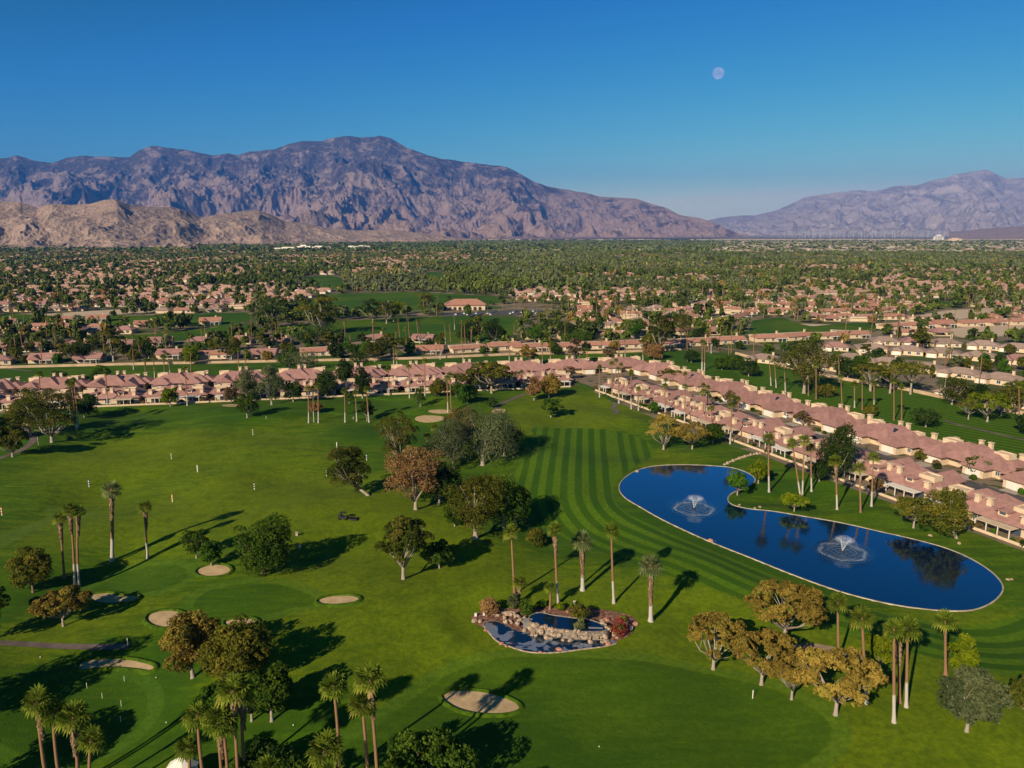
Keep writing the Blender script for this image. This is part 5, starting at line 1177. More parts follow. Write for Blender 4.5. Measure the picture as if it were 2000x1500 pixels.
# ------------------------------------------------------------------ palms placed one by one
# foot x, foot y, top x, top y, label, kind, limewashed, crown scale
PL = [
(219,1095,218,946,"stout shaggy palm alone above the upper putting green",2,1,1.0),(289,1090,283,981,"slim palm right of the stout shaggy one",1,1,.85),
(126,1130,116,1003,"left palm of the three tall ones at the upper green",1,0,.85),(146,1149,136,985,"middle palm of the three tall ones at the upper green",1,1,.9),(154,1147,152,989,"right palm of the three tall ones at the upper green",1,1,.9),
(1005,1162,998,1029,"tall slim palm at the left of the rock garden group",0,0,.95),(1090,1180,1083,1024,"tall palm with shaggy neck right of the slim one",1,1,1.0),(1138,1153,1137,1047,"stout pale-headed palm in the middle of the group",2,1,1.05),
(1199,1178,1194,1026,"tall palm on a doubled white foot",0,1,1.0),(1271,1213,1271,1094,"stout pale-headed palm right of the rock garden",2,1,1.1),(1013,1178,1016,1128,"short shaggy palm behind the rock garden",1,0,.8),(1074,1190,1074,1137,"short thin palm behind the upper pool",0,0,.75),
(1638,1287,1636,1165,"slim palm nearest the largest umbrella tree",0,0,.95),(1692,1374,1683,1193,"tall palm rising behind the wide umbrella tree",0,1,1.0),(1746,1411,1746,1215,"front left palm of the trio on the right",0,1,.95),(1757,1372,1755,1222,"hidden middle palm of the trio on the right",1,0,.9),
(1770,1381,1773,1214,"right palm of the trio on the right",0,1,1.05),(1847,1318,1846,1200,"palm standing by the far lime green tree",0,0,1.05),
(1502,961,1501,850,"stout shaggy palm on the pond's inner bank",1,1,1.1),(1564,974,1546,857,"leaning left palm of the three on the inner bank",0,1,.9),(1567,973,1571,853,"upright middle palm of the three on the inner bank",0,1,1.0),(1585,960,1583,868,"right shorter palm of the three on the inner bank",0,1,.9),
(1635,995,1632,893,"palm in front of the dark columnar tree",1,1,1.1),(1681,1001,1679,906,"palm right of the dark columnar tree, left of its pair",0,0,.9),(1702,989,1706,886,"palm right of the dark columnar tree, right of its pair",0,1,.9),
(98,1560,72,1356,"leftmost stout palm at the bottom left",1,0,1.15),(122,1552,103,1379,"second palm from the left at the bottom left",0,0,1.1),(152,1566,142,1386,"third palm from the left at the bottom left",1,0,1.15),(178,1575,178,1430,"shorter fourth palm at the bottom left",0,0,1.05),
(404,1560,385,1383,"left palm of the gazebo group",0,0,1.05),(440,1570,427,1392,"twin-trunked palm of the gazebo group, front",1,0,1.15),(447,1572,433,1402,"back trunk of the twin-trunked palm in the gazebo group",0,0,.9),
(467,1560,455,1334,"tall palm of the gazebo group below the rust tree",1,0,1.15),(481,1545,472,1338,"right tall palm of the gazebo group",1,0,1.0),(368,1540,366,1447,"small palm standing in front of the gazebo roof",0,0,.85),
(664,1520,650,1325,"slim palm alone left of the pair at the bottom",0,0,1.05),(641,1600,636,1450,"bushy palm top at the bottom edge left of the slim palm",1,0,1.25),
(723,1560,707,1362,"left, shorter palm of the bottom middle pair",0,0,1.0),(741,1560,722,1313,"right, taller palm of the bottom middle pair",1,0,1.1),
(690,1680,640,1500,"palm below the bottom edge, middle left",0,0,1.0),(860,1760,800,1560,"palm below the bottom edge, middle",0,0,1.0),(545,1640,520,1490,"palm top at the bottom edge right of the gazebo",0,0,1.0),
(603,826,602,754,"left of the three lawn palms",0,1,.85),(613,824,612,754,"middle of the three lawn palms",0,1,.85),(622,826,621,749,"right of the three lawn palms",0,1,.9),
(674,825,672,758,"first of the leaning lawn palms",0,1,.8),(697,823,694,762,"second of the leaning lawn palms",0,1,.8),(721,825,716,755,"third of the leaning lawn palms",0,1,.85),
(875,806,873,734,"left palm of the twin palms before the orange tree",0,1,.85),(882,805,879,728,"right palm of the twin palms before the orange tree",0,0,.9),(851,890,848,829,"yellowish palm behind the reddish-brown tree",0,0,.8),(834,875,834,846,"short dark palm behind the reddish-brown tree",0,0,.8),
(139,828,134,742,"left palm of the tall cluster beside the large dark pine",1,1,.85),(150,838,138,745,"leaning palm of the tall cluster beside the large dark pine",0,1,.9),(153,834,143,738,"right palm of the tall cluster beside the large dark pine",0,1,.85),
(53,835,50,760,"palm inside the left trees, by the large dark pine",0,1,.85),(63,838,62,765,"second palm inside the left trees",0,0,.85),(46,850,44,778,"third palm inside the left trees",0,1,.8),(78,838,76,724,"tall palm above the large dark pine",0,1,.8),
(210,792,206,724,"thin palm in front of the second lawn-row villa",0,1,.7),(366,793,360,716,"thin palm in front of the third lawn-row villa",0,1,.7),
(284,740,283,700,"left palm of the stout four on the rear fairway",1,1,.9),(302,738,299,695,"second palm of the stout four on the rear fairway",0,1,.8),(321,738,319,693,"third palm of the stout four on the rear fairway",1,1,.9),(333,735,329,690,"right palm of the stout four on the rear fairway",0,1,.8),
(261,722,259,676,"palm standing against the sandy wall",0,1,.8),(373,725,372,682,"thin palm against the sandy wall",0,0,.7),(467,725,465,680,"palm left of the grey-green spreading tree",0,0,.8),(478,726,480,682,"palm beside it left of the grey-green spreading tree",0,0,.8),
(769,714,770,674,"palm at the sandy wall in the middle",1,1,.9),(775,716,776,680,"thin palm at the sandy wall in the middle",0,1,.8),(826,718,826,690,"palm at the wall right of the middle",0,1,.8),
(760,772,758,716,"thin palm at the villa patios",0,1,.8),(800,777,798,712,"thin palm at the villa patios, right of the other",0,1,.8),(830,775,830,700,"tall palm at the villas left of the twin palms",0,1,.8),(1019,760,1019,722,"palm at the villa patios right of the large olive tree",0,1,.7),
(1171,776,1171,712,"first thin palm from the corner along the pond row",0,1,.7),(1196,781,1195,706,"second thin palm from the corner along the pond row",0,1,.85),(1209,788,1208,716,"third thin palm from the corner along the pond row",0,1,.7),
(1233,799,1232,726,"fourth thin palm from the corner along the pond row",0,1,.7),(1247,802,1247,754,"fifth thin palm from the corner along the pond row",0,1,.7),(1299,812,1299,749,"sixth thin palm from the corner along the pond row",0,1,.85),
(1337,826,1338,750,"seventh thin palm from the corner along the pond row",0,1,.7),(1374,829,1374,760,"eighth thin palm from the corner along the pond row",0,1,.8),(1382,824,1382,763,"ninth thin palm from the corner along the pond row",0,1,.8),(1426,867,1429,785,"tenth thin palm from the corner along the pond row",0,1,.85),
(1371,724,1372,664,"tall stout palm on the rear fairway right of centre",2,1,.85),(1376,724,1377,668,"tall palm just beside the stout one on the rear fairway",0,1,.8),(1343,706,1341,650,"thin tall palm on the rear fairway",0,1,.7),(1389,690,1388,630,"thin tall palm by the salmon terrace end",0,1,.7),
(1256,704,1255,666,"first thin palm in the row before the sandy wall",0,1,.7),(1221,702,1220,660,"second thin palm in the row before the sandy wall",0,1,.7),(1209,702,1208,664,"third thin palm in the row before the sandy wall",0,0,.7),(1147,722,1147,680,"fourth thin palm in the row before the sandy wall",0,1,.7),
(1059,716,1059,668,"fifth thin palm in the row before the sandy wall",0,1,.7),(1075,708,1075,670,"sixth thin palm in the row before the sandy wall",0,1,.7),(1265,716,1265,704,"low palm behind the corner villas",0,1,.6),(1424,714,1423,670,"thin palm near the corner of the fairway wall",0,1,.7),
(1506,753,1502,694,"first slim palm of the right fairway line",0,1,.7),(1516,757,1512,699,"second slim palm of the right fairway line",0,1,.7),(1534,765,1531,702,"third slim palm of the right fairway line",0,1,.7),
(1579,773,1578,712,"palm left in front of the very large green tree",0,0,.8),(1594,780,1594,708,"palm right in front of the very large green tree",0,0,.85),(1645,796,1642,730,"first palm right of the very large green tree",0,0,.8),
(1669,796,1669,746,"stout palm on the right fairway",1,1,.9),(1684,801,1684,736,"tall palm behind the street villas",0,0,.8),(1707,796,1707,744,"palm with white foot on the right fairway",1,1,.85),(1746,821,1746,738,"left palm of the tall pair behind the street villas",0,0,.9),(1761,821,1761,750,"right palm of the tall pair behind the street villas",0,0,.85),
(1991,835,1990,746,"palm at the right edge of the right fairway",0,1,.8),(1639,746,1638,686,"palm at the fairway wall beside the feathery tree",0,1,.9),(1699,762,1698,700,"thin palm behind the flat-topped pines",0,1,.7),
(728,678,729,625,"stout pale palm on the middle fairway",2,0,.9),(783,672,777,622,"first thin palm on the middle fairway",0,1,.7),(801,673,797,620,"second thin palm on the middle fairway",0,1,.7),(820,671,813,622,"third palm on the middle fairway",0,1,.75),(824,670,818,624,"fourth palm on the middle fairway",1,1,.75),
(794,628,792,590,"thin palm left of the clubhouse",0,1,.6),(870,672,868,630,"fifth palm on the middle fairway",0,1,.7),(880,668,878,632,"sixth palm on the middle fairway",0,0,.7),(888,644,886,608,"thin palm before the clubhouse",0,1,.6),
(853,698,851,660,"left palm in the clump behind the sandy wall",0,0,.75),(860,702,858,662,"right palm in the clump behind the sandy wall",0,1,.75),(905,706,903,660,"palm behind the large olive tree of the villas",0,1,.75),(995,708,993,664,"palm above the lawn-row villas right of the large olive tree",0,1,.75),
(1390,838,1390,792,"short palm on the pond row roofs' front",0,1,.7),
]
# small palms in the street between the villa rows
for row in PL:
    ppalm(row[0], row[1], row[2], row[3], row[4], row[5], bool(row[6]), row[7], far=(row[1] < 720))
for x, y, ty in [(1203,745,700),(1213,748,708),(1300,770,738),(1338,762,726),(1374,790,748),(1383,792,752),(1430,806,770),(1442,805,774),(1233,752,722),(1650,880,850)]:
    ppalm(x, y, x, ty, "small palm in the street between the pink villa rows", 0, False, .75, "palms in the street between the villa rows")
# ------------------------------------------------------------------ cars
def paint(name, col): return simple(name, col, .25, .6, .04)
M_tyre = simple("tyre_rubber", (.02, .02, .02), .9, .1, .1)
def car_proto(name, col, suv):
    root = bpy.data.objects.new(name, None); C.objects.link(root); L, Wd = (4.8, 1.95) if suv else (4.6, 1.8); H1, H2 = (1.0, 1.75) if suv else (.85, 1.4)
    def prof(m, pts, w0, w1):
        n = len(pts); vs = [(x, -w0 if z < H1 - .02 else -w1, z) for x, z in pts] + [(x, w0 if z < H1 - .02 else w1, z) for x, z in pts]
        m.add(vs, [list(range(n))[::-1], list(range(n, 2 * n))] + [[i, (i + 1) % n, n + (i + 1) % n, n + i] for i in range(n)])
    add_part(root, "body", lambda m: prof(m, [(-L/2, .3), (-L/2 + .05, H1 * .8), (-L/2 + .2, H1 - .05), (L/2 - .9, H1 - .06), (L/2 - .1, H1 * .72), (L/2, .35)], Wd / 2, Wd / 2 - .08), [paint(name + "_paint", col)])
    c0, c1 = (-L/2 + .15, L/2 - 1.3) if suv else (-L/2 + .5, L/2 - 1.2)
    add_part(root, "window_band", lambda m: m.add([(c0, -Wd/2 + .1, H1 - .06), (c1, -Wd/2 + .1, H1 - .06), (c1, Wd/2 - .1, H1 - .06), (c0, Wd/2 - .1, H1 - .06), (c0 + .3, -Wd/2 + .25, H2 - .08), (c1 - .7, -Wd/2 + .25, H2 - .08), (c1 - .7, Wd/2 - .25, H2 - .08), (c0 + .3, Wd/2 - .25, H2 - .08)], [[0, 1, 5, 4], [1, 2, 6, 5], [2, 3, 7, 6], [3, 0, 4, 7], [4, 5, 6, 7]]), [M_glass])
    add_part(root, "car_roof", lambda m: m.box(c0 + .25, c1 - .65, -Wd/2 + .22, Wd/2 - .22, H2 - .077, H2), [bpy.data.materials[name + "_paint"]])
    for sx in (-1, 1):
        for sy in (-1, 1): add_part(root, "wheel", lambda m: m.tube([(sx * L * .31, sy * (Wd / 2 - .2), .34), (sx * L * .31, sy * (Wd / 2 + .02), .34)], .34, 12), [M_tyre])
    for sy in (-1, 1): add_part(root, "headlight", lambda m: m.box(L/2 - .06, L/2 + .01, sy * .6 - .16, sy * .6 + .16, .55, .7), [M_white])
    return root
CARP = {k: car_proto("parked_" + k, c, s) for k, c, s in (("suv", (.02, .025, .03), True), ("white_suv", (.72, .72, .72), True), ("sedan", (.02, .03, .07), False))}
cused = set()
def car(kind, p, rz, label, group="cars parked in the street of the pink villas"):
    pr = CARP[kind]
    if kind not in cused: cused.add(kind); pr.location = p; pr.rotation_euler = (0, 0, rz); o = pr
    else: o = tree_copy(pr, p, rz)
    tag(o, label, "car", group)
zc = lambda x, y: tuple(G0(x, y, .06))
for kd, x, y, a, lb in [("suv", 1472, 796, .15, "black SUV parked on the drive, farthest of the street cars"), ("suv", 1508, 807, .1, "black SUV parked beside the white SUV"), ("white_suv", 1540, 815, .35, "white SUV parked on a drive between the villa rows"),
    ("sedan", 1845, 905, .1, "dark blue car parked by a hedge on the right"), ("white_suv", 1977, 942, .3, "white car at the right edge of the street"), ("sedan", 1572, 840, .1, "dark car half hidden by the pink roofs"), ("white_suv", 1299, 743, .5, "white car near the corner of the villa rows"), ("white_suv", 1921, 923, .9, "white car behind the round tree in the street")]:
    car(kd, zc(x, y), a + rzd + 1.3, lb)
# the clubhouse and its car park
CHP = G0(905, 606); club = bpy.data.objects.new("clubhouse", None); C.objects.link(club); club.location = (CHP.x, CHP.y + 11, 0); club.rotation_euler = (0, 0, .10)
tag(club, "cream clubhouse with arcade and broad terracotta roof beyond the middle fairway", "clubhouse")
add_part(club, "wall", lambda m: m.box(-22, 22, -10, 10, 0, 5.2), [M_stucco])
cr = add_part(club, "roof", lambda m: [m.hip(-20, 23.5, -8, 11, 6.0, 11.0), m.hip(-23, 23, -11.2, 11, 5.25, 7.2, k=.4)], [M_roof2])
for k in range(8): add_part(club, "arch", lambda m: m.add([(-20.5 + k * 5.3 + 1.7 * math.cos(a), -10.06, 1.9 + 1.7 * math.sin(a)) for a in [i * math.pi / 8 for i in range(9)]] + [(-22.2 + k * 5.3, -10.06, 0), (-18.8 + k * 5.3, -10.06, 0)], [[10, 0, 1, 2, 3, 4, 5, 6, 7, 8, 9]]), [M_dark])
drape("car_park", gp([(862, 618), (1060, 614), (1060, 606), (1010, 605), (955, 608), (862, 611)]), M_asph, .05, 12)
ci = 0
for i in range(27):
    x = 890 + i * 5.6 + (22 if i > 14 else 0); y = 615.5 - (i % 2) * 2.2 if x < 960 else 613.5 - (i % 3) * 2.4
    p = G0(x, y); car(("white_suv", "suv", "sedan", "white_suv")[i % 4], (p.x, p.y, .1), 1.6 + rng.uniform(-.1, .1), "parked car in the clubhouse car park", "cars in the clubhouse car park")
cano = G0(565, 625); o = MB(); o.cur = 0; o.box(-9, 9, -7, 7, .0, 4.6); o.cur = 1; o.hip(-10, 10, -8, 8, 4.65, 8.2)
M_blue = simple("blue_grey_metal_roof", (.20, .24, .32), .5, .4, .1, .3)
tag(o.build("canopy_building", [M_dark, M_blue], None, loc=(cano.x, cano.y + 8, 0)), "building with a large blue-grey metal roof left of the tall eucalyptus", "building")

# ------------------------------------------------------------------ driving range and green furniture
M_red = simple("marker_red", (.55, .06, .02), .6, .3, .05); M_bluep = simple("marker_blue", (.02, .10, .35), .6, .3, .05); M_or = simple("marker_orange", (.70, .22, .02), .6, .3, .05)
def marker(x, y, Hm, m2, label):
    p = G(x, y); m = MB()
    for k in range(6):
        m.cur = k % 2; m.box(-.13, .13, -.08, .08, .25 + Hm * k / 6, .25 + Hm * (k + 1) / 6 - .01)
    m.cur = 0; m.box(-.05, .05, -.04, .04, -.2, .25)
    tag(m.build("distance_marker", [M_white, m2], None, loc=tuple(p)), label, "range marker", "distance markers on the range lawn")
for x, y, Hm, m2, lb in [(494, 850, 2.6, M_dark, "black and white striped marker at the far side of the range lawn"), (335, 897, 2.4, M_dark, "black and white striped marker below the far left pines' shadow"), (386, 923, 2.4, M_white, "plain white marker in the middle of the range lawn"), (174, 951, 2.4, M_bluep, "blue and white striped marker left of the stout shaggy palm"),
    (337, 981, 2.3, M_or, "orange and white striped marker right of the stout shaggy palm"), (497, 957, 2.3, M_dark, "striped marker in the centre right of the range lawn"), (638, 930, 2.3, M_dark, "striped marker beside the leaning pine"), (658, 876, 2.2, M_white, "white marker above the leaning pine"), (716, 900, 2.2, M_bluep, "striped marker between the leaning pine and dark olive tree"), (4, 1007, 2.4, M_red, "red and white marker at the left edge of the range lawn")]:
    marker(x, y, Hm, m2, lb)
def pin(x, y, Hm, label, cat="flag", r=.05, w=.0):
    p = G(x, y); m = MB(); m.tube([(0, 0, -.1), (0, 0, Hm)], r, 6)
    if w: m.box(0, w, -.02, .02, Hm - .4, Hm)
    tag(m.build("flagstick" if cat == "flag" else "post", [M_white], None, loc=tuple(p)), label, cat, "small flags and posts on the greens")
for x, y, lb in [(170, 1344, "small white pin, leftmost on the lower putting green"), (200, 1364, "small white pin, second on the lower putting green"), (237, 1379, "small white pin in the palm shadow of the lower putting green"), (236, 1410, "small white pin nearest the camera on the lower green"), (243, 1331, "small white pin at the top right of the lower green")]:
    pin(x, y, 1.1, lb, r=.055)
pin(250, 1261, 1.8, "white post at the end of the cart path", "post", .09); pin(1470, 1364, 1.6, "white post on the grass left of the umbrella tree trunks", "post", .09); pin(75, 869, 3.2, "thin white pole by the left cart path", "post", .06); pin(188, 806 , 1.0, "short white post on the far lawn", "post", .08); pin(520, 819, 1.2, "short white post below the round bright tree", "post", .08); pin(690, 819, 1.2, "short white post between the leaning lawn palms", "post", .08)
pin(1844, 770 - 2, 9.0, "left of two tall white poles in the taupe street", "post", .14)
for x, y, lb in [(79, 1285, "white tee ball marker below the cart path"), (34, 1318, "white tee ball marker at the left in the tree shadow"), (305, 1325, "white tee ball marker right of the crescent bunker"), (325, 1413, "white tee ball marker right of the lower green"), (1170, 1460, "white tee ball marker at the bottom of the big green"), (573, 1418, "white tee ball marker near the green round tree")]:
    p = G(x, y); me_ = boulder(7, .12, .12, .11); me_.materials.clear(); me_.materials.append(M_white); o = link("tee_marker", me_, None, (p.x, p.y, p.z + .2)); tag(o, lb, "tee marker", "white tee markers")
for x, y, lb in [(580, 1046, "small grey ball box on the grass right of the large dark tree"), (585, 1071, "tiny upright sign right of the large dark tree")]:
    p = G(x, y); m = MB(); m.box(-.3, .3, -.25, .25, 0, .9); m.box(-.36, .36, -.31, .31, .9, .98); tag(m.build("utility_box", [M_conc], None, loc=tuple(p)), lb, "box")
for x, y, lb in [(929, 1204, "white lamp box at the left of the rock garden"), (945, 1202, "second white lamp box at the left of the rock garden"), (1233, 1230, "white lamp box at the right of the rock garden"), (1122, 1180, "small white lamp box behind the yucca clump")]:
    p = G(x, y); m = MB(); m.box(-.25, .25, -.2, .2, .1, .75); m.box(-.08, .08, -.08, .08, -.1, .1); tag(m.build("garden_lamp", [M_white], None, loc=tuple(p)), lb, "lamp")
# fairway cart with its trailer
p = G(670, 1014); cartr = bpy.data.objects.new("utility_cart", None); C.objects.link(cartr); cartr.location = (p.x, p.y, p.z); cartr.rotation_euler = (0, 0, -.15)
tag(cartr, "small black utility cart towing a low trailer across the range lawn", "cart")
add_part(cartr, "body", lambda m: [m.box(-1.3, 1.3, -.6, .6, .35, .8), m.box(-1.3, -.5, -.6, .6, .8, 1.1), m.box(.7, 1.3, -.55, .55, .8, 1.0)], [M_dark])
add_part(cartr, "seat", lambda m: [m.box(-.5, .1, -.5, .5, .85, 1.0), m.box(-.55, -.4, -.5, .5, 1.0, 1.5)], [M_panel])
add_part(cartr, "canopy", lambda m: m.box(-.9, .9, -.65, .65, 1.95, 2.03), [M_dark])
for sx in (-.8, .8):
    for sy in (-.58, .58): add_part(cartr, "post", lambda m: m.box(sx - .04, sx + .04, sy - .04, sy + .04, .803, 1.947), [M_dark])
for sx in (-.9, .85):
    for sy in (-.62, .62): add_part(cartr, "wheel", lambda m: m.tube([(sx, sy - .1, .3), (sx, sy + .1, .3)], .3, 12), [M_tyre])
trl = bpy.data.objects.new("mower_trailer", None); C.objects.link(trl); trl.location = (p.x + 2.9, p.y - .45, p.z); trl.rotation_euler = (0, 0, -.15); tag(trl, "low dark picker trailer hitched behind the utility cart", "trailer")
add_part(trl, "frame", lambda m: [m.box(-1.5, -.9, -.05, .05, .4, .5), m.box(-.9, 1.3, -.9, -.8, .4, .55), m.box(-.9, 1.3, .8, .9, .4, .55), m.box(-.9, -.8, -.8, .8, .4, .55)], [M_dark])
for k in range(3): add_part(trl, "roller", lambda m: m.tube([(-.4 + k * .7, -.75, .3), (-.4 + k * .7, .75, .3)], .26, 10), [M_dark])
# gazebo
gc = G0(355, 1489, 2.7); gz_ = bpy.data.objects.new("gazebo", None); C.objects.link(gz_); gz_.location = (gc.x, gc.y, hz(gc.x, gc.y)); tag(gz_, "white octagonal gazebo with a pointed roof at the bottom edge", "gazebo")
oc = [(math.cos(a), math.sin(a)) for a in [math.pi / 8 + i * math.pi / 4 for i in range(8)]]
add_part(gz_, "roof", lambda m: m.add([(x * 2.35, y * 2.35, 2.65) for x, y in oc] + [(x * .25, y * .25, 4.15) for x, y in oc] + [(x * 2.35, y * 2.35, 2.55) for x, y in oc], [[i, (i + 1) % 8, 8 + (i + 1) % 8, 8 + i] for i in range(8)] + [list(range(8, 16))] + [[16 + i, 16 + (i + 1) % 8, (i + 1) % 8, i] for i in range(8)] + [list(range(16, 24))[::-1]]), [M_white])
add_part(gz_, "finial", lambda m: m.tube([(0, 0, 4.15), (0, 0, 4.4), (0, 0, 4.6)], [.12, .16, .02], 8), [M_white])
for x, y in oc: add_part(gz_, "post", lambda m: m.box(x * 2 - .07, x * 2 + .07, y * 2 - .07, y * 2 + .07, .15, 2.547), [M_white])
for i in range(7):
    (x0, y0), (x1, y1) = oc[i], oc[(i + 1) % 8]
    add_part(gz_, "railing", lambda m: [m.tube([(x0 * 2, y0 * 2, z), (x1 * 2, y1 * 2, z)], .04, 5) for z in (.35, .95)] + [m.tube([(x0 * 2 + (x1 - x0) * 2 * k / 5, y0 * 2 + (y1 - y0) * 2 * k / 5, .35), (x0 * 2 + (x1 - x0) * 2 * k / 5, y0 * 2 + (y1 - y0) * 2 * k / 5, .95)], .025, 4) for k in range(1, 5)], [M_white])
add_part(gz_, "floor", lambda m: m.add([(x * 2.2, y * 2.2, -.2) for x, y in oc] + [(x * 2.2, y * 2.2, .147) for x, y in oc], [list(range(8, 16))] + [[i, (i + 1) % 8, 8 + (i + 1) % 8, 8 + i] for i in range(8)]), [M_conc])

# ------------------------------------------------------------------ garden shrubs and hedges of the villa rows
SHP = []
for i, (mt, W_) in enumerate((('green', 1.8), ('olive', 1.6), ('dark', 2.0), ('rust', 1.5), ('bright', 1.7), ('brown', 2.2))):
    me_, cl, hb_ = crown_mesh("crown", 'shrub', 1.7, W_, LM[mt], 900 + i, 420, .26); tr_ = limbs_mesh("trunk", 1.7, W_, .3, cl, BK['brown'], 950 + i, .05, 0, 5); SHP.append((me_, tr_))
def shrub(p, sc, label, group, k=None):
    k = int(rng.integers(0, len(SHP))) if k is None else k
    root = bpy.data.objects.new("shrub", None); C.objects.link(root); root.location = p; root.rotation_euler = (0, 0, rng.uniform(0, 6)); root.scale = (sc,) * 3
    link("crown", SHP[k][0], root); link("trunk", SHP[k][1], root); tag(root, label, "shrub", group)
for i in range(74):
    s = rng.uniform(-2, Ld + 10); o_ = rng.uniform(-.2, 2.6); p = DA + e2 * s + nr2 * o_; shrub((p.x, p.y, 0), rng.uniform(.5, 1.15), "low garden shrub at the patios of the pond-row villas", "shrubs along the pond-row patios")
for i in range(58):
    s = rng.uniform(-10, Lr - 5); p = VA + e * s + nrm * rng.uniform(0, 2.6); shrub((p.x, p.y, 0), rng.uniform(.6, 1.25), "low garden shrub at the patios of the lawn-row villas", "shrubs along the lawn-row patios")
for i in range(46):
    s = rng.uniform(-10, Ld + 5); o_ = rng.choice([27.0, 41.0]) + rng.uniform(-1.6, 1.6)
    if abs(((s / 31.2) % 1) - .5) > .32: continue
    p = DA + e2 * s + nr2 * o_; shrub((p.x, p.y, 0), rng.uniform(.6, 1.5), "shrub in a front bed between the pink villa rows", "shrubs in the street of the pink villas")
# small trees in the street beds
for i, (x, y, ty, w, kd, mt, lb) in enumerate([(1310, 748, 722, 42, 'open', 'olive', "leafy tree in the street near the corner of the villa rows"), (1424, 792, 765, 26, 'open', 'brown', "airy tree in the street left of the black SUVs"), (1567, 832, 804, 30, 'open', 'brown', "bare-looking tree right of the white SUV"), (1653, 858, 826, 26, 'sparse', 'brown', "grey twiggy tree before a white garage"),
    (1752, 880, 855, 24, 'sparse', 'brown', "dark twiggy tree in a round street bed"), (1905, 925, 896, 44, 'round', 'green', "round green tree in the street on the right"), (1988, 950, 912, 30, 'open', 'brown', "brownish tree at the right end of the street"), (1800, 900, 880, 24, 'round', 'olive', "clipped green tree beside a garage on the right"),
    (255, 752, 735, 18, 'open', 'brown', "leafless tree in the court behind the third lawn villa"), (150, 756, 742, 20, 'open', 'brown', "leafless tree in the court behind the left lawn villas"), (385, 752, 737, 20, 'open', 'brown', "leafless tree in the court right of the fourth lawn villa"), (1007, 748, 722, 22, 'open', 'brown', "leafless tree in the court right of the large olive tree"), (1110, 742, 715, 24, 'open', 'brown', "leafless tree in the court near the row corner"), (885, 752, 728, 24, 'open', 'brown', "leafless tree in the court left of the large olive tree")]):
    ptree(x, y, ty, w, kd, mt, lb, n=900 if mt != 'brown' else 420, ls=.35)
for x0, y0, x1, y1, lb in [(1796, 892, 1822, 900, "clipped hedge in front of a garage on the right"), (1128, 751, 1160, 763, "clipped hedge at the corner between the villa rows"), (1180, 775, 1200, 786, "dark hedge at the patio wall near the row corner"), (600, 700, 700, 697, "dark hedge before the sandy wall"), (30, 716, 150, 713, "dark hedge along the top of the sandy wall on the left")]:
    a, b = G0(x0, y0), G0(x1, y1); d = b - a; m = MB(); n = max(3, int(d.length / 1.1)); rr = np.random.default_rng(x0)
    for i in range(n):
        p = a + d * (i + .5) / n; q = d.normalized() * (d.length / n * .62); w_ = Vector((-q.y, q.x, 0)).normalized() * rr.uniform(.55, .75); h_ = rr.uniform(1.2, 1.6)
        m.add([p - q - w_, p + q - w_, p + q + w_, p - q + w_] + [v + Vector((0, 0, h_)) for v in (p - q * .85 - w_ * .85, p + q * .85 - w_ * .85, p + q * .85 + w_ * .85, p - q * .85 + w_ * .85)], [[4, 5, 6, 7], [0, 1, 5, 4], [1, 2, 6, 5], [2, 3, 7, 6], [3, 0, 4, 7]])
    tag(m.build("hedge", [M_hedge]), lb, "hedge")
# ------------------------------------------------------------------ the suburb beyond: scattered by rule, nearest ones as things, the rest as one mass each
def golfness(x, y):
    g = np.maximum(sdf(x, y, NEAR_GOLF), sdf(x, y, BACK_STRIP))
    for P in MID_GOLFS: g = np.maximum(g, sdf(x, y, P))
    return g
def sandness(x, y):
    g = np.full(np.shape(x), -1e3)
    for P in SANDS: g = np.maximum(g, sdf(x, y, P))
    return g
def in_view(x, y, m=.06): return np.abs(x) < (0.675 + m) * (y + 40)
def pxpy(x, y):
    d = y * math.cos(PITCH) + CAMH * math.sin(PITCH); return 1000 + x / d * FPX, 750 + FPX * np.tan(np.arctan(CAMH / y) - PITCH)
r = np.random.default_rng(99)
# house rows out on the plain: gently bending streets
hx, hy, ha = [], [], []
for row in range(150):
    y0 = 560 + row * 36 + (row % 2) * -9 + .00 * row
    if y0 > 3600: break
    x = -(y0 + 200) * .74
    while x < (y0 + 200) * .74:
        y = y0 + 22 * math.sin(x / 170 + row * .35) + r.uniform(-3, 3); hx.append(x); hy.append(y); ha.append(math.atan2(22 / 170 * math.cos(x / 170 + row * .35), 1) + r.uniform(-.1, .1)); x += r.uniform(19, 28)
hx, hy, ha = map(np.array, (hx, hy, ha))
def grove_at(x, y):
    px_, py_ = pxpy(x, y); g = fbm(x / 300, y / 520, 3, 5)
    g = g + .55 * np.exp(-((py_ - 556) / 11) ** 2) * ((px_ > 620) & (px_ < 1560)) + .45 * np.exp(-((py_ - 528) / 12) ** 2) * ((px_ > 800) & (px_ < 1400)) + .35 * ((py_ < 520) & (px_ > 900)) - .25 * ((px_ < 560) & (py_ > 520)) - .25 * (px_ > 1350) * (py_ > 590)
    return g
ok = in_view(hx, hy) & (golfness(hx, hy) < -13) & (sandness(hx, hy) < -9) & (grove_at(hx, hy) < .09)
px_, py_ = pxpy(hx, hy)
clear = np.ones(len(hx), bool)
HA = np.array([(a, b) for a, b, _ in HOUSES] + [(CHP.x, CHP.y + 10), (cano.x, cano.y)])
for i in np.where(ok)[0]:
    if ((HA - [hx[i], hy[i]]) ** 2).sum(1).min() < 25 ** 2: clear[i] = False
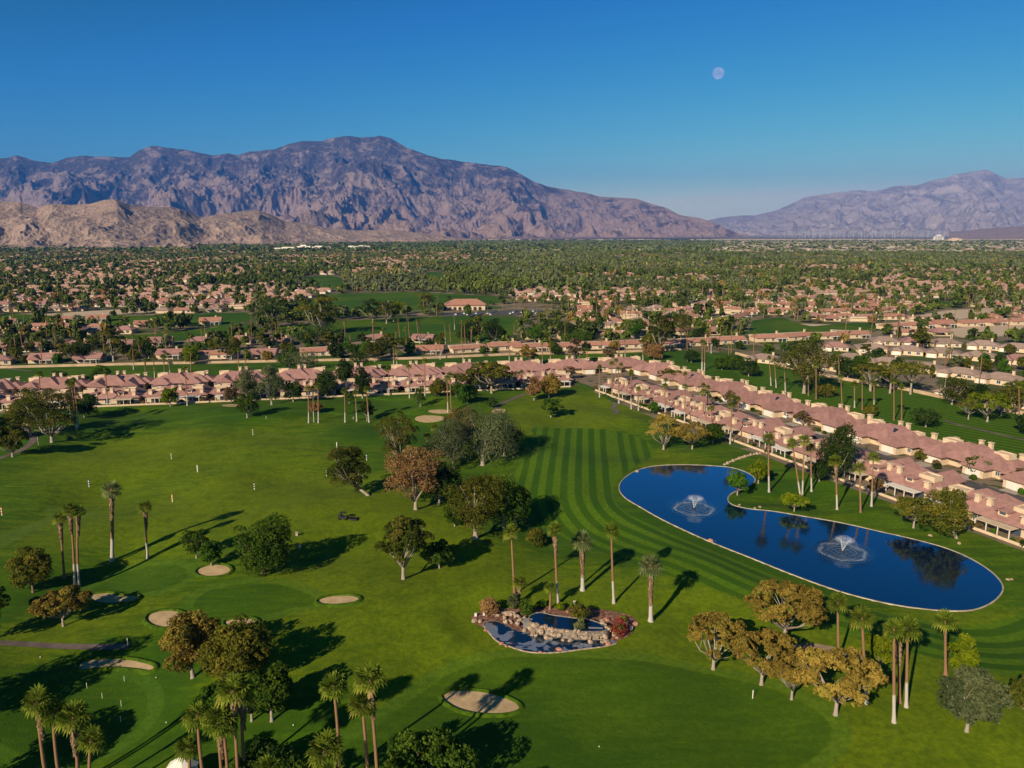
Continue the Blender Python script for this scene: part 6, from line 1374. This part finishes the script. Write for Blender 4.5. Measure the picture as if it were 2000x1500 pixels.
# the nearest belt of houses is placed by hand, so nothing automatic this side of it
ok &= clear & (py_ < 600) & ~((px_ > 800) & (px_ < 1110) & (py_ > 588)) & ~((py_ > 590) & (px_ > 500) & (px_ < 860))
ok |= clear & in_view(hx, hy) & (golfness(hx, hy) < -13) & (sandness(hx, hy) < -9) & (py_ > 600) & (py_ < 655) & ((px_ > 1110) | (px_ < 500)) & (hy > 520)
hx, hy, ha = hx[ok], hy[ok], ha[ok]; o_ = np.argsort(hy); hx, hy, ha = hx[o_], hy[o_], ha[o_]
n_ind = max(0, 296 - len(HOUSES)); JM = [joined(a, "house", m_) for a in (0, 1) for m_ in (M_roof, M_roof2, M_roof3)]
zone = lambda px: "far left" if px < 400 else "left centre" if px < 800 else "centre" if px < 1200 else "right centre" if px < 1600 else "far right"
for i in range(min(n_ind, len(hx))):
    px_, py_ = pxpy(hx[i], hy[i]); k = int(r.choice([0, 1, 1, 3, 4, 4, 2])); z = zone(px_)
    o = link("house", JM[k], None, (hx[i], hy[i], 0), ha[i] + (math.pi if r.random() < .3 else 0), (1, 1, r.uniform(.95, 1.2)))
    tag(o, f"small tile-roofed house among trees in the {z} of the suburb behind the fairways", "house", f"small houses of the {z} suburb")
def instancer(name, protos, idx, P, SC, RZ, mat, extra=None):
    """one mesh of many copies; protos: list of (verts (n,k,3), v (n)) face soups"""
    Vs, Fs, A, K = [], [], [], []; base = 0
    for j, (pv, pa) in enumerate(protos):
        m = np.where(idx == j)[0]
        if not len(m): continue
        k = pv.shape[1]; n = len(pv); c, s = np.cos(RZ[m])[:, None, None], np.sin(RZ[m])[:, None, None]
        X = pv[None, :, :, 0] * SC[m, 0][:, None, None]; Y = pv[None, :, :, 1] * SC[m, 0][:, None, None]; Z = pv[None, :, :, 2] * SC[m, 1][:, None, None]
        V = np.stack([X * c - Y * s + P[m, 0][:, None, None], X * s + Y * c + P[m, 1][:, None, None], Z + P[m, 2][:, None, None]], -1).reshape(-1, 3)
        Vs.append(V); Fs.append((np.arange(len(m) * n * k) + base).reshape(-1, k)); base += len(V)
        A.append(np.tile(pa, len(m))); K.append(np.repeat(extra[m] if extra is not None else np.zeros(len(m)), n))
    return make_mesh(name, np.concatenate(Vs), Fs, mat, attrs={'v': ('FACE', np.concatenate(A)), 'k': ('FACE', np.concatenate(K))})
# far houses as one mass
i0 = n_ind; n = len(hx) - i0
def soup(m):
    return [np.array([m.v[i] for i in f]) for f in m.f], list(m.m)
def house_soup(kind):
    m = MB(); w, d = (15., 11.) if kind == 0 else (19., 10.); m.cur = 0; m.box(-w/2, w/2, -d/2, d/2, 0, 2.9, False); m.cur = 1
    b = [(-w/2 - .7, -d/2 - .7, 2.9), (w/2 + .7, -d/2 - .7, 2.9), (w/2 + .7, d/2 + .7, 2.9), (-w/2 - .7, d/2 + .7, 2.9)]; q = w/2 - d * .42
    m.add(b + [(-q, 0, 5.3), (q, 0, 5.3)], [[0, 1, 5, 4], [1, 2, 5, 5], [2, 3, 4, 5], [3, 0, 4, 4]]); fs, ms = soup(m)
    return np.array([f for f in fs]), np.array([.2 if a == 0 else .8 for a in ms])
t = NT("far_house_paint"); v = t.attr('v'); k = t.attr('k'); rc = t.mix(t.ramp(k, 0, 1, kind='LINEAR'), (.36, .22, .175), (.42, .25, .18)); t.bsdf(t.mix(t.ramp(v, .49, .51), t.mix(k, (.54, .44, .33), (.66, .58, .48)), rc), .9, .1)
if n > 0:
    P = np.column_stack([hx[i0:], hy[i0:], np.zeros(n)]); me_ = instancer("distant_houses", [house_soup(0), house_soup(1)], r.integers(0, 2, n), P, np.column_stack([r.uniform(.9, 1.2, n), r.uniform(1, 1.4, n)]), ha[i0:] + (r.random(n) < .3) * math.pi, t.m, r.random(n))
    tag(link("distant_houses", me_), kind='stuff')
print("far houses", len(hx))
# trees
t = NT("far_leaves"); v = t.attr('v'); k = t.attr('k')
cr_ = t.n('ValToRGB'); t.link(k, cr_.inputs[0]); e_ = cr_.color_ramp.elements; e_[0].position = 0; e_[0].color = (.034, .048, .011, 1); e_[1].position = 1; e_[1].color = (.17, .105, .035, 1)
for p_, c_ in ((.3, (.055, .076, .013, 1)), (.5, (.085, .105, .018, 1)), (.7, (.085, .100, .050, 1)), (.85, (.12, .12, .022, 1))): q_ = e_.new(p_); q_.color = c_
sc_ = t.n('VectorMath', operation='SCALE'); t.link(cr_.outputs[0], sc_.inputs[0]); t.link(t.ramp(v, 0, 1, .7, 1.9, 'LINEAR'), sc_.inputs['Scale'])
d_ = t.n('BsdfDiffuse'); t.link(sc_.outputs[0], d_.inputs[0]); t.link(d_.outputs[0], t.out.inputs[0]); M_far = t.m
def soup_crown(kind, H, W_, seed, n, ls):
    me, _, _ = crown_mesh("tmp", kind, H, W_, M_far, seed, n, ls); co = np.empty(len(me.vertices) * 3, np.float32); me.vertices.foreach_get('co', co)
    a = np.empty(len(me.polygons), np.float32); me.attributes['v'].data.foreach_get('value', a); bpy.data.meshes.remove(me); return co.reshape(-1, 4, 3), a
def scatter(y0, y1, cell, keep=1.0, seed=0):
    rr = np.random.default_rng(seed); ys = np.arange(y0, y1, cell); X, Y = np.meshgrid(np.arange(-y1 * .75, y1 * .75, cell), ys); X = X.ravel() + rr.uniform(-.48, .48, X.size) * cell; Y = Y.ravel() + rr.uniform(-.48, .48, Y.size) * cell
    m = in_view(X, Y) & (rr.random(len(X)) < keep); return X[m], Y[m]
allH = np.array([(a, b) for a, b, _ in HOUSES] + [(a, b) for a, b, _ in VILLAS] + list(zip(hx, hy)) + [(CHP.x, CHP.y + 10)])
def near_house(x, y, R_):
    out = np.zeros(len(x), bool); cell = 40.; H = {}
    for a, b in allH: H.setdefault((int(a // cell), int(b // cell)), []).append((a, b))
    for i in range(len(x)):
        kx, ky = int(x[i] // cell), int(y[i] // cell)
        for u in (-1, 0, 1):
            for w in (-1, 0, 1):
                for a, b in H.get((kx + u, ky + w), ()):
                    if (x[i] - a) ** 2 + (y[i] - b) ** 2 < R_ * R_: out[i] = True
    return out
X, Y = scatter(400, 1000, 12.5, .92, 1); TT = np.array([(a, b) for a, b, _ in TREES])
def keep_mask(X, Y, Rh=10.5, Rg=3.0):
    m = (golfness(X, Y) < -Rg) & (sandness(X, Y) < -2) & ~near_house(X, Y, Rh) & ~(near_house(X, Y + 13, 11) & (np.random.default_rng(4).random(len(X)) < .55))
    qx, qy = pxpy(X, Y); m &= ~((qx > 1450) & (qy > 655) & (np.random.default_rng(3).random(len(X)) < .6))
    # keep the two villa rows and their gardens free
    a = (X - DA.x) * e2.x + (Y - DA.y) * e2.y; b = (X - DA.x) * nr2.x + (Y - DA.y) * nr2.y; m &= ~((a > -45) & (b > -3) & (b < 70) & (a < Ld + 60))
    a = (X - VA.x) * e.x + (Y - VA.y) * e.y; b = (X - VA.x) * nrm.x + (Y - VA.y) * nrm.y; m &= ~((b > -5) & (b < 60) & (a < Lr + 45))
    return m
m = keep_mask(X, Y); X, Y = X[m], Y[m]
m = np.array([((TT - [x, y]) ** 2).sum(1).min() > 36 for x, y in zip(X, Y)]); X, Y = X[m], Y[m]
px_, py_ = pxpy(X, Y); m = ~((px_ > 860) & (px_ < 1095) & (py_ > 596) & (py_ < 619)); X, Y = X[m], Y[m]
# golf strips keep a few free-standing trees
Xg, Yg = scatter(430, 1000, 46, .5, 9); gm = (golfness(Xg, Yg) > 4) & (sdf(Xg, Yg, BACK_STRIP) < -5) & (sdf(Xg, Yg, NEAR_GOLF) < -5) & (r.random(len(Xg)) < .55)
pg, qg = pxpy(Xg, Yg); gm &= ~((pg > 620) & (pg < 980) & (qg > 622) & (qg < 672)); X = np.concatenate([X, Xg[gm]]); Y = np.concatenate([Y, Yg[gm]])
isp = r.random(len(X)) < .26
PX, PY = X[isp], Y[isp]; X, Y = X[~isp], Y[~isp]; o_ = np.argsort(Y); X, Y = X[o_], Y[o_]; o_ = np.argsort(PY); PX, PY = PX[o_], PY[o_]
KINDS_ = [('tree', 'round', 'green', 8, 7.5, 0), ('tree', 'round', 'dark', 8.5, 8, 0), ('tree', 'round', 'olive', 7.5, 7.5, 0), ('tree', 'round', 'bright', 6.5, 6, 0), ('eucalyptus_tree', 'open', 'pine', 12, 9, 0), ('willow_tree', 'willow', 'grey', 9, 8, 0), ('cypress_tree', 'cypress', 'olive', 11, 3.2, 0), ('tree', 'round', 'rust', 7, 7, 0), ('eucalyptus_tree', 'open', 'grey', 12, 10, 0)]
WORD = dict(green='mid green', dark='dark green', olive='olive', bright='bright green', pine='brown-green', grey='grey-green', rust='orange-brown')
TP = []
for j, (nm, kd, mt, H, W_, _) in enumerate(KINDS_):
    me_, cl, hb_ = crown_mesh("crown", kd, H, W_, LM[mt], 400 + j, 1900 if kd == 'open' else 1300, .60); TP.append((me_, limbs_mesh("trunk", H, W_, hb_, cl, BK['pale' if j % 2 else 'brown'], 500 + j, .26, 0, 6)))
n_in = max(0, min(len(X), 298 - len(TREES) // 2 - 20))
prob = np.array([.2, .2, .16, .1, .1, .07, .06, .05, .06]); cnt = {}
for i in range(n_in):
    j = int(r.choice(len(KINDS_), p=prob / prob.sum())); nm, kd, mt, H, W_, _ = KINDS_[j]; px_, _q = pxpy(X[i], Y[i]); z = zone(px_)
    root = bpy.data.objects.new(nm, None); C.objects.link(root); s = r.uniform(.7, 1.3); root.location = (X[i], Y[i], 0); root.rotation_euler = (0, 0, r.uniform(0, 6.28)); root.scale = (s, s, s * r.uniform(.85, 1.2))
    link("crown", TP[j][0], root); link("trunk", TP[j][1], root)
    tag(root, f"{WORD[mt]} tree between the houses behind the fairways, {z} of the suburb", "tree", f"{WORD[mt]} trees of the {z} suburb")
n_pi = max(0, min(len(PX), 170))
for i in range(n_pi):
    px_, _q = pxpy(PX[i], PY[i]); z = zone(px_); palm((PX[i], PY[i], 0), r.uniform(9, 19), f"slim fan palm rising between the houses in the {z} of the suburb", f"palms of the {z} suburb", int(r.random() < .3), False, (r.uniform(-.8, .8), 0), .85, True)
print("auto trees", len(X), n_in, "palms", len(PX), n_pi)
# the rest in one mass each, simpler with distance
SP1 = [soup_crown(kd, H, W_, 600 + j, 190, 1.35) for j, (_, kd, mt, H, W_, _z) in enumerate(KINDS_[:7])]
SP2 = [soup_crown(kd, H, W_, 700 + j, 60, 2.3) for j, (_, kd, mt, H, W_, _z) in enumerate(KINDS_[:7])]
SP3 = [soup_crown('round', 7.5, 9, 800 + j, 20, 3.8) for j in range(4)]
SP4 = [soup_crown('round', 8, 20, 820 + j, 14, 6.5) for j in range(4)]
Pn, In, Sn, Kn, Rn = [], [], [], [], []
def put(X, Y, base, np_, s0=.7, s1=1.3):
    n = len(X); Pn.append(np.column_stack([X, Y, np.zeros(n)])); In.append(base + r.integers(0, np_, n)); s = r.uniform(s0, s1, n) * (1 + .28 * gnoise(X / 130, Y / 260, 61)); Sn.append(np.column_stack([s, s * r.uniform(.8, 1.25, n)]))
    g = grove_at(X, Y); kk = np.where(g > .25, .62 + r.normal(0, .06, n), r.choice([0, .12, .3, .4, .5, .62, .85, 1.0], n, p=[.16, .17, .2, .15, .14, .08, .06, .04])); kk = kk + .30 * gnoise(X / 170, Y / 330, 77); Kn.append(np.clip(kk, 0, 1)); Rn.append(r.uniform(0, 6.28, n))
put(X[n_in:], Y[n_in:], 0, 7)
def midfar(y0, y1, cell, seed, Rh, base, np_, keep=.9, s0=.7, s1=1.3):
    X, Y = scatter(y0, y1, cell, keep, seed); m = (golfness(X, Y) < -3) & (sandness(X, Y) < -2)
    if Rh: m &= ~near_house(X, Y, Rh)
    m &= (grove_at(X, Y) > .13) | (r.random(len(X)) < .74)
    X, Y = X[m], Y[m]; put(X, Y, base, np_, s0, s1); return X, Y
midfar(1000, 1700, 14.0, 21, 9, 7, 7); midfar(1700, 3100, 16.5, 22, 8, 14, 4); 
X4, Y4 = scatter(3100, 7600, 34, .85, 23); rt = X4 - Y4 * .27 + 300 * gnoise(X4 / 400, Y4 / 900, 8); m = (rt < 0) | (r.random(len(X4)) < .34); put(X4[m], Y4[m], 18, 4, .6, 1.3)
me_ = instancer("distant_trees", SP1 + SP2 + SP3 + SP4, np.concatenate(In), np.concatenate(Pn), np.concatenate(Sn), np.concatenate(Rn), M_far, np.concatenate(Kn)); print("distant trees", len(np.concatenate(In)), len(me_.polygons))
tag(link("distant_trees", me_), kind='stuff')
# palms of the plain
def palm_soup(seed, nb=9):
    rr = np.random.default_rng(seed); F, A = [], []
    for a in (0, 1.57):
        c, s = math.cos(a) * .22, math.sin(a) * .22; F.append([(-c, -s, 0), (c, s, 0), (c * .8, s * .8, 12.5), (-c * .8, -s * .8, 12.5)]); A.append(1.0)
    for i in range(nb):
        az = i * 6.283 / nb + rr.uniform(-.2, .2); up = rr.uniform(-.5, 1.1); d = np.array([math.cos(az) * math.cos(up), math.sin(az) * math.cos(up), math.sin(up)]); s = np.array([-math.sin(az), math.cos(az), 0]) * .75; o = np.array([0, 0, 12.6])
        F.append([o, o + d * 1.5 + s, o + d * 2.3 - [0, 0, .4], o + d * 1.5 - s]); A.append(.35)
    return np.array(F, float), np.array(A)
t = NT("far_palm"); v = t.attr('v'); t.bsdf(t.mix(t.ramp(v, .6, .9), (.10, .125, .025), (.26, .17, .10)), .9, .05)
XA, YA = scatter(700, 1500, 27, .8, 31); XB, YB = scatter(1500, 2900, 30, .7, 32); X5, Y5 = np.concatenate([PX[n_pi:], XA, XB]), np.concatenate([PY[n_pi:], YA, YB])
m = (golfness(X5, Y5) < -2) & (sandness(X5, Y5) < 2) & ~near_house(X5, Y5, 8); px_, py_ = pxpy(X5, Y5); m &= (r.random(len(X5)) < np.where(px_ > 1100, 1.0, .5)); X5, Y5 = X5[m], Y5[m]; n = len(X5)
me_ = instancer("distant_palms", [palm_soup(1), palm_soup(2), palm_soup(3)], r.integers(0, 3, n), np.column_stack([X5, Y5, np.zeros(n)]), np.column_stack([r.uniform(.9, 1.25, n), r.uniform(.7, 1.3, n)]), r.uniform(0, 6, n), t.m); tag(link("distant_palms", me_), kind='stuff')
# the town out in the desert: low blocks, one mass
XT, YT = scatter(3200, 9500, 56, .6, 41); m = (XT - YT * .26 > 0) | ((XT - YT * -.1 > 0) & (r.random(len(XT)) < .12)); XT, YT = XT[m], YT[m]; n = len(XT)
bxm = MB().box(-.5, .5, -.5, .5, 0, 1, False); bs, _ = soup(bxm); bs = np.array(bs) * [26, 26, 5.5]
t = NT("town_plaster"); k = t.attr('k'); t.bsdf(t.mix(k, (.26, .18, .13), (.50, .44, .36)), .9, .1)
me_ = instancer("distant_town", [(bs, np.full(len(bs), .5))], np.zeros(n, int), np.column_stack([XT, YT, np.zeros(n)]), np.column_stack([r.uniform(.4, 2.2, n), r.uniform(.7, 1.6, n)]), r.uniform(-.3, .3, n), t.m, r.random(n)); tag(link("distant_town", me_), kind='stuff')
# large pale buildings at the foot of the hills
for i, (x, y, w, h, lb) in enumerate([(566, 489, 130, 12, "long low white building at the foot of the hills, left part"), (595, 489, 60, 20, "white building with raised middle block at the foot of the hills"), (627, 488, 95, 15, "white flat block at the foot of the hills, right of the raised one"), (688, 486, 60, 12, "smaller pale block farther right at the foot of the hills"), (710, 485, 70, 12, "rightmost pale block at the foot of the hills")]):
    p = G0(x, y); m = MB(); w *= p.y / 3500; m.cur = 0; m.box(-w / 2, w / 2, -15, 15, 0, h); m.box(-w / 4, w / 6, -12, 12, h, h * 1.3); m.cur = 1
    for k in range(6): m.box(-w / 2 + w * (k + .2) / 6, -w / 2 + w * (k + .7) / 6, -15.1, -15.003, h * .35, h * .6)
    tag(m.build("pale_building", [M_white, M_glass], None, loc=(p.x, p.y, 0)), lb, "building", "pale buildings below the hills")
p = G0(1832, 470); m = MB(); m.cur = 0; m.box(-38, 38, -10, 10, 0, 52); m.box(-16, 16, -13, 13, 0, 64); m.box(-52, -38, -10, 10, 0, 36); m.box(38, 52, -10, 10, 0, 36); m.cur = 1
for a in range(5): m.box(-37, -17, -10.1, -10.003, 5 + a * 9, 9 + a * 9); m.box(17, 37, -10.1, -10.003, 5 + a * 9, 9 + a * 9); m.box(-14, 14, -13.1, -13.003, 5 + a * 9, 9 + a * 9)
tag(m.build("hotel_tower", [M_white, M_glass], None, loc=(p.x, p.y, 0)), "pale hotel block standing above the desert town on the right", "hotel")
p = G0(1864, 472); m = MB(); m.box(-60, 60, -15, 15, 0, 26); m.box(-30, 30, -12, 12, 26, 34); tag(m.build("tan_building", [simple("tan_plaster", (.62, .45, .30))], None, loc=(p.x, p.y, 0)), "tan flat building right of the hotel block in the desert town", "building")
# wind turbines in the pass
M_turb = simple("turbine_grey", (.42, .42, .42))
def turbine(seed):
    m = MB(); m.tube([(0, 0, 0), (0, 0, 78)], [3.0, 1.8], 6); m.box(-2.2, 2.2, -3, 5, 77, 81.5); a0 = random.Random(seed).uniform(0, 2)
    for k in range(3):
        a = a0 + k * 2.094; m.tube([(0, -4, 79), (math.cos(a) * 20, -4.3, 79 + math.sin(a) * 20), (math.cos(a) * 40, -4, 79 + math.sin(a) * 40)], [1.6, 1.9, .5], 4)
    return m.mesh("wind_turbine", [M_turb])
TB = [turbine(i) for i in range(4)]
for i in range(96):
    if i < 66: x, D = 1518 + i * 5.0 + r.uniform(-3, 3), r.uniform(11500, 13500)
    else: x, D = r.uniform(1560, 1990), r.uniform(14000, 15500)
    sc = r.uniform(.85, 1.25) * D / 12500; o = link("wind_turbine", TB[i % 4], None, ((x - 1000) / FPX * D * .985, D, 0), r.uniform(-.4, .4), (sc,) * 3); tag(o, "white wind turbine in the long line across the desert pass", "wind turbine", "wind turbines across the pass")
# daytime moon
md = Vector(((1403 - 1000) / FPX, 1, (750 - 143) / FPX)); M3 = Matrix.Rotation(-PITCH, 3, 'X'); dirn = (M3 @ Vector((md.x, 1, md.z))); pos = Vector((0, 0, CAMH)) + dirn * 150000
m = MB(); n1, n2 = 24, 40; vs = [(math.sin(i * math.pi / n1) * math.cos(j * 2 * math.pi / n2), math.sin(i * math.pi / n1) * math.sin(j * 2 * math.pi / n2), math.cos(i * math.pi / n1)) for i in range(n1 + 1) for j in range(n2)]
m.add([tuple(c * 1130 for c in v) for v in vs], [[i * n2 + j, (i + 1) * n2 + j, (i + 1) * n2 + (j + 1) % n2, i * n2 + (j + 1) % n2] for i in range(n1) for j in range(n2)])
t = NT("moon_glow"); nn_ = t.noise(t.obj(), .0016, 4, .6); em_ = t.n('Emission'); t.link(t.mix(t.ramp(nn_, .40, .60), (.17, .29, .50), (.29, .38, .60)), em_.inputs[0]); t.link(em_.outputs[0], t.out.inputs[0])  # sunlit face and the blue of the sky before it put in as emission
tag(m.build("moon", [t.m], None, True, loc=pos), "pale gibbous daytime moon in the upper right of the sky", "moon")
# ------------------------------------------------------------------ the air over the valley
hb = MB().box(-45000, 45000, -3000, 34500, -12, 2600)
t = NT("air"); pv = t.n('VolumePrincipled'); pv.inputs['Color'].default_value = (.06, .30, 1.0, 1); pv.inputs['Density'].default_value = 3.1e-5; pv.inputs['Anisotropy'].default_value = .0
t.link(pv.outputs[0], t.out.inputs['Volume'])
tag(hb.build("haze", t.m), kind='stuff')
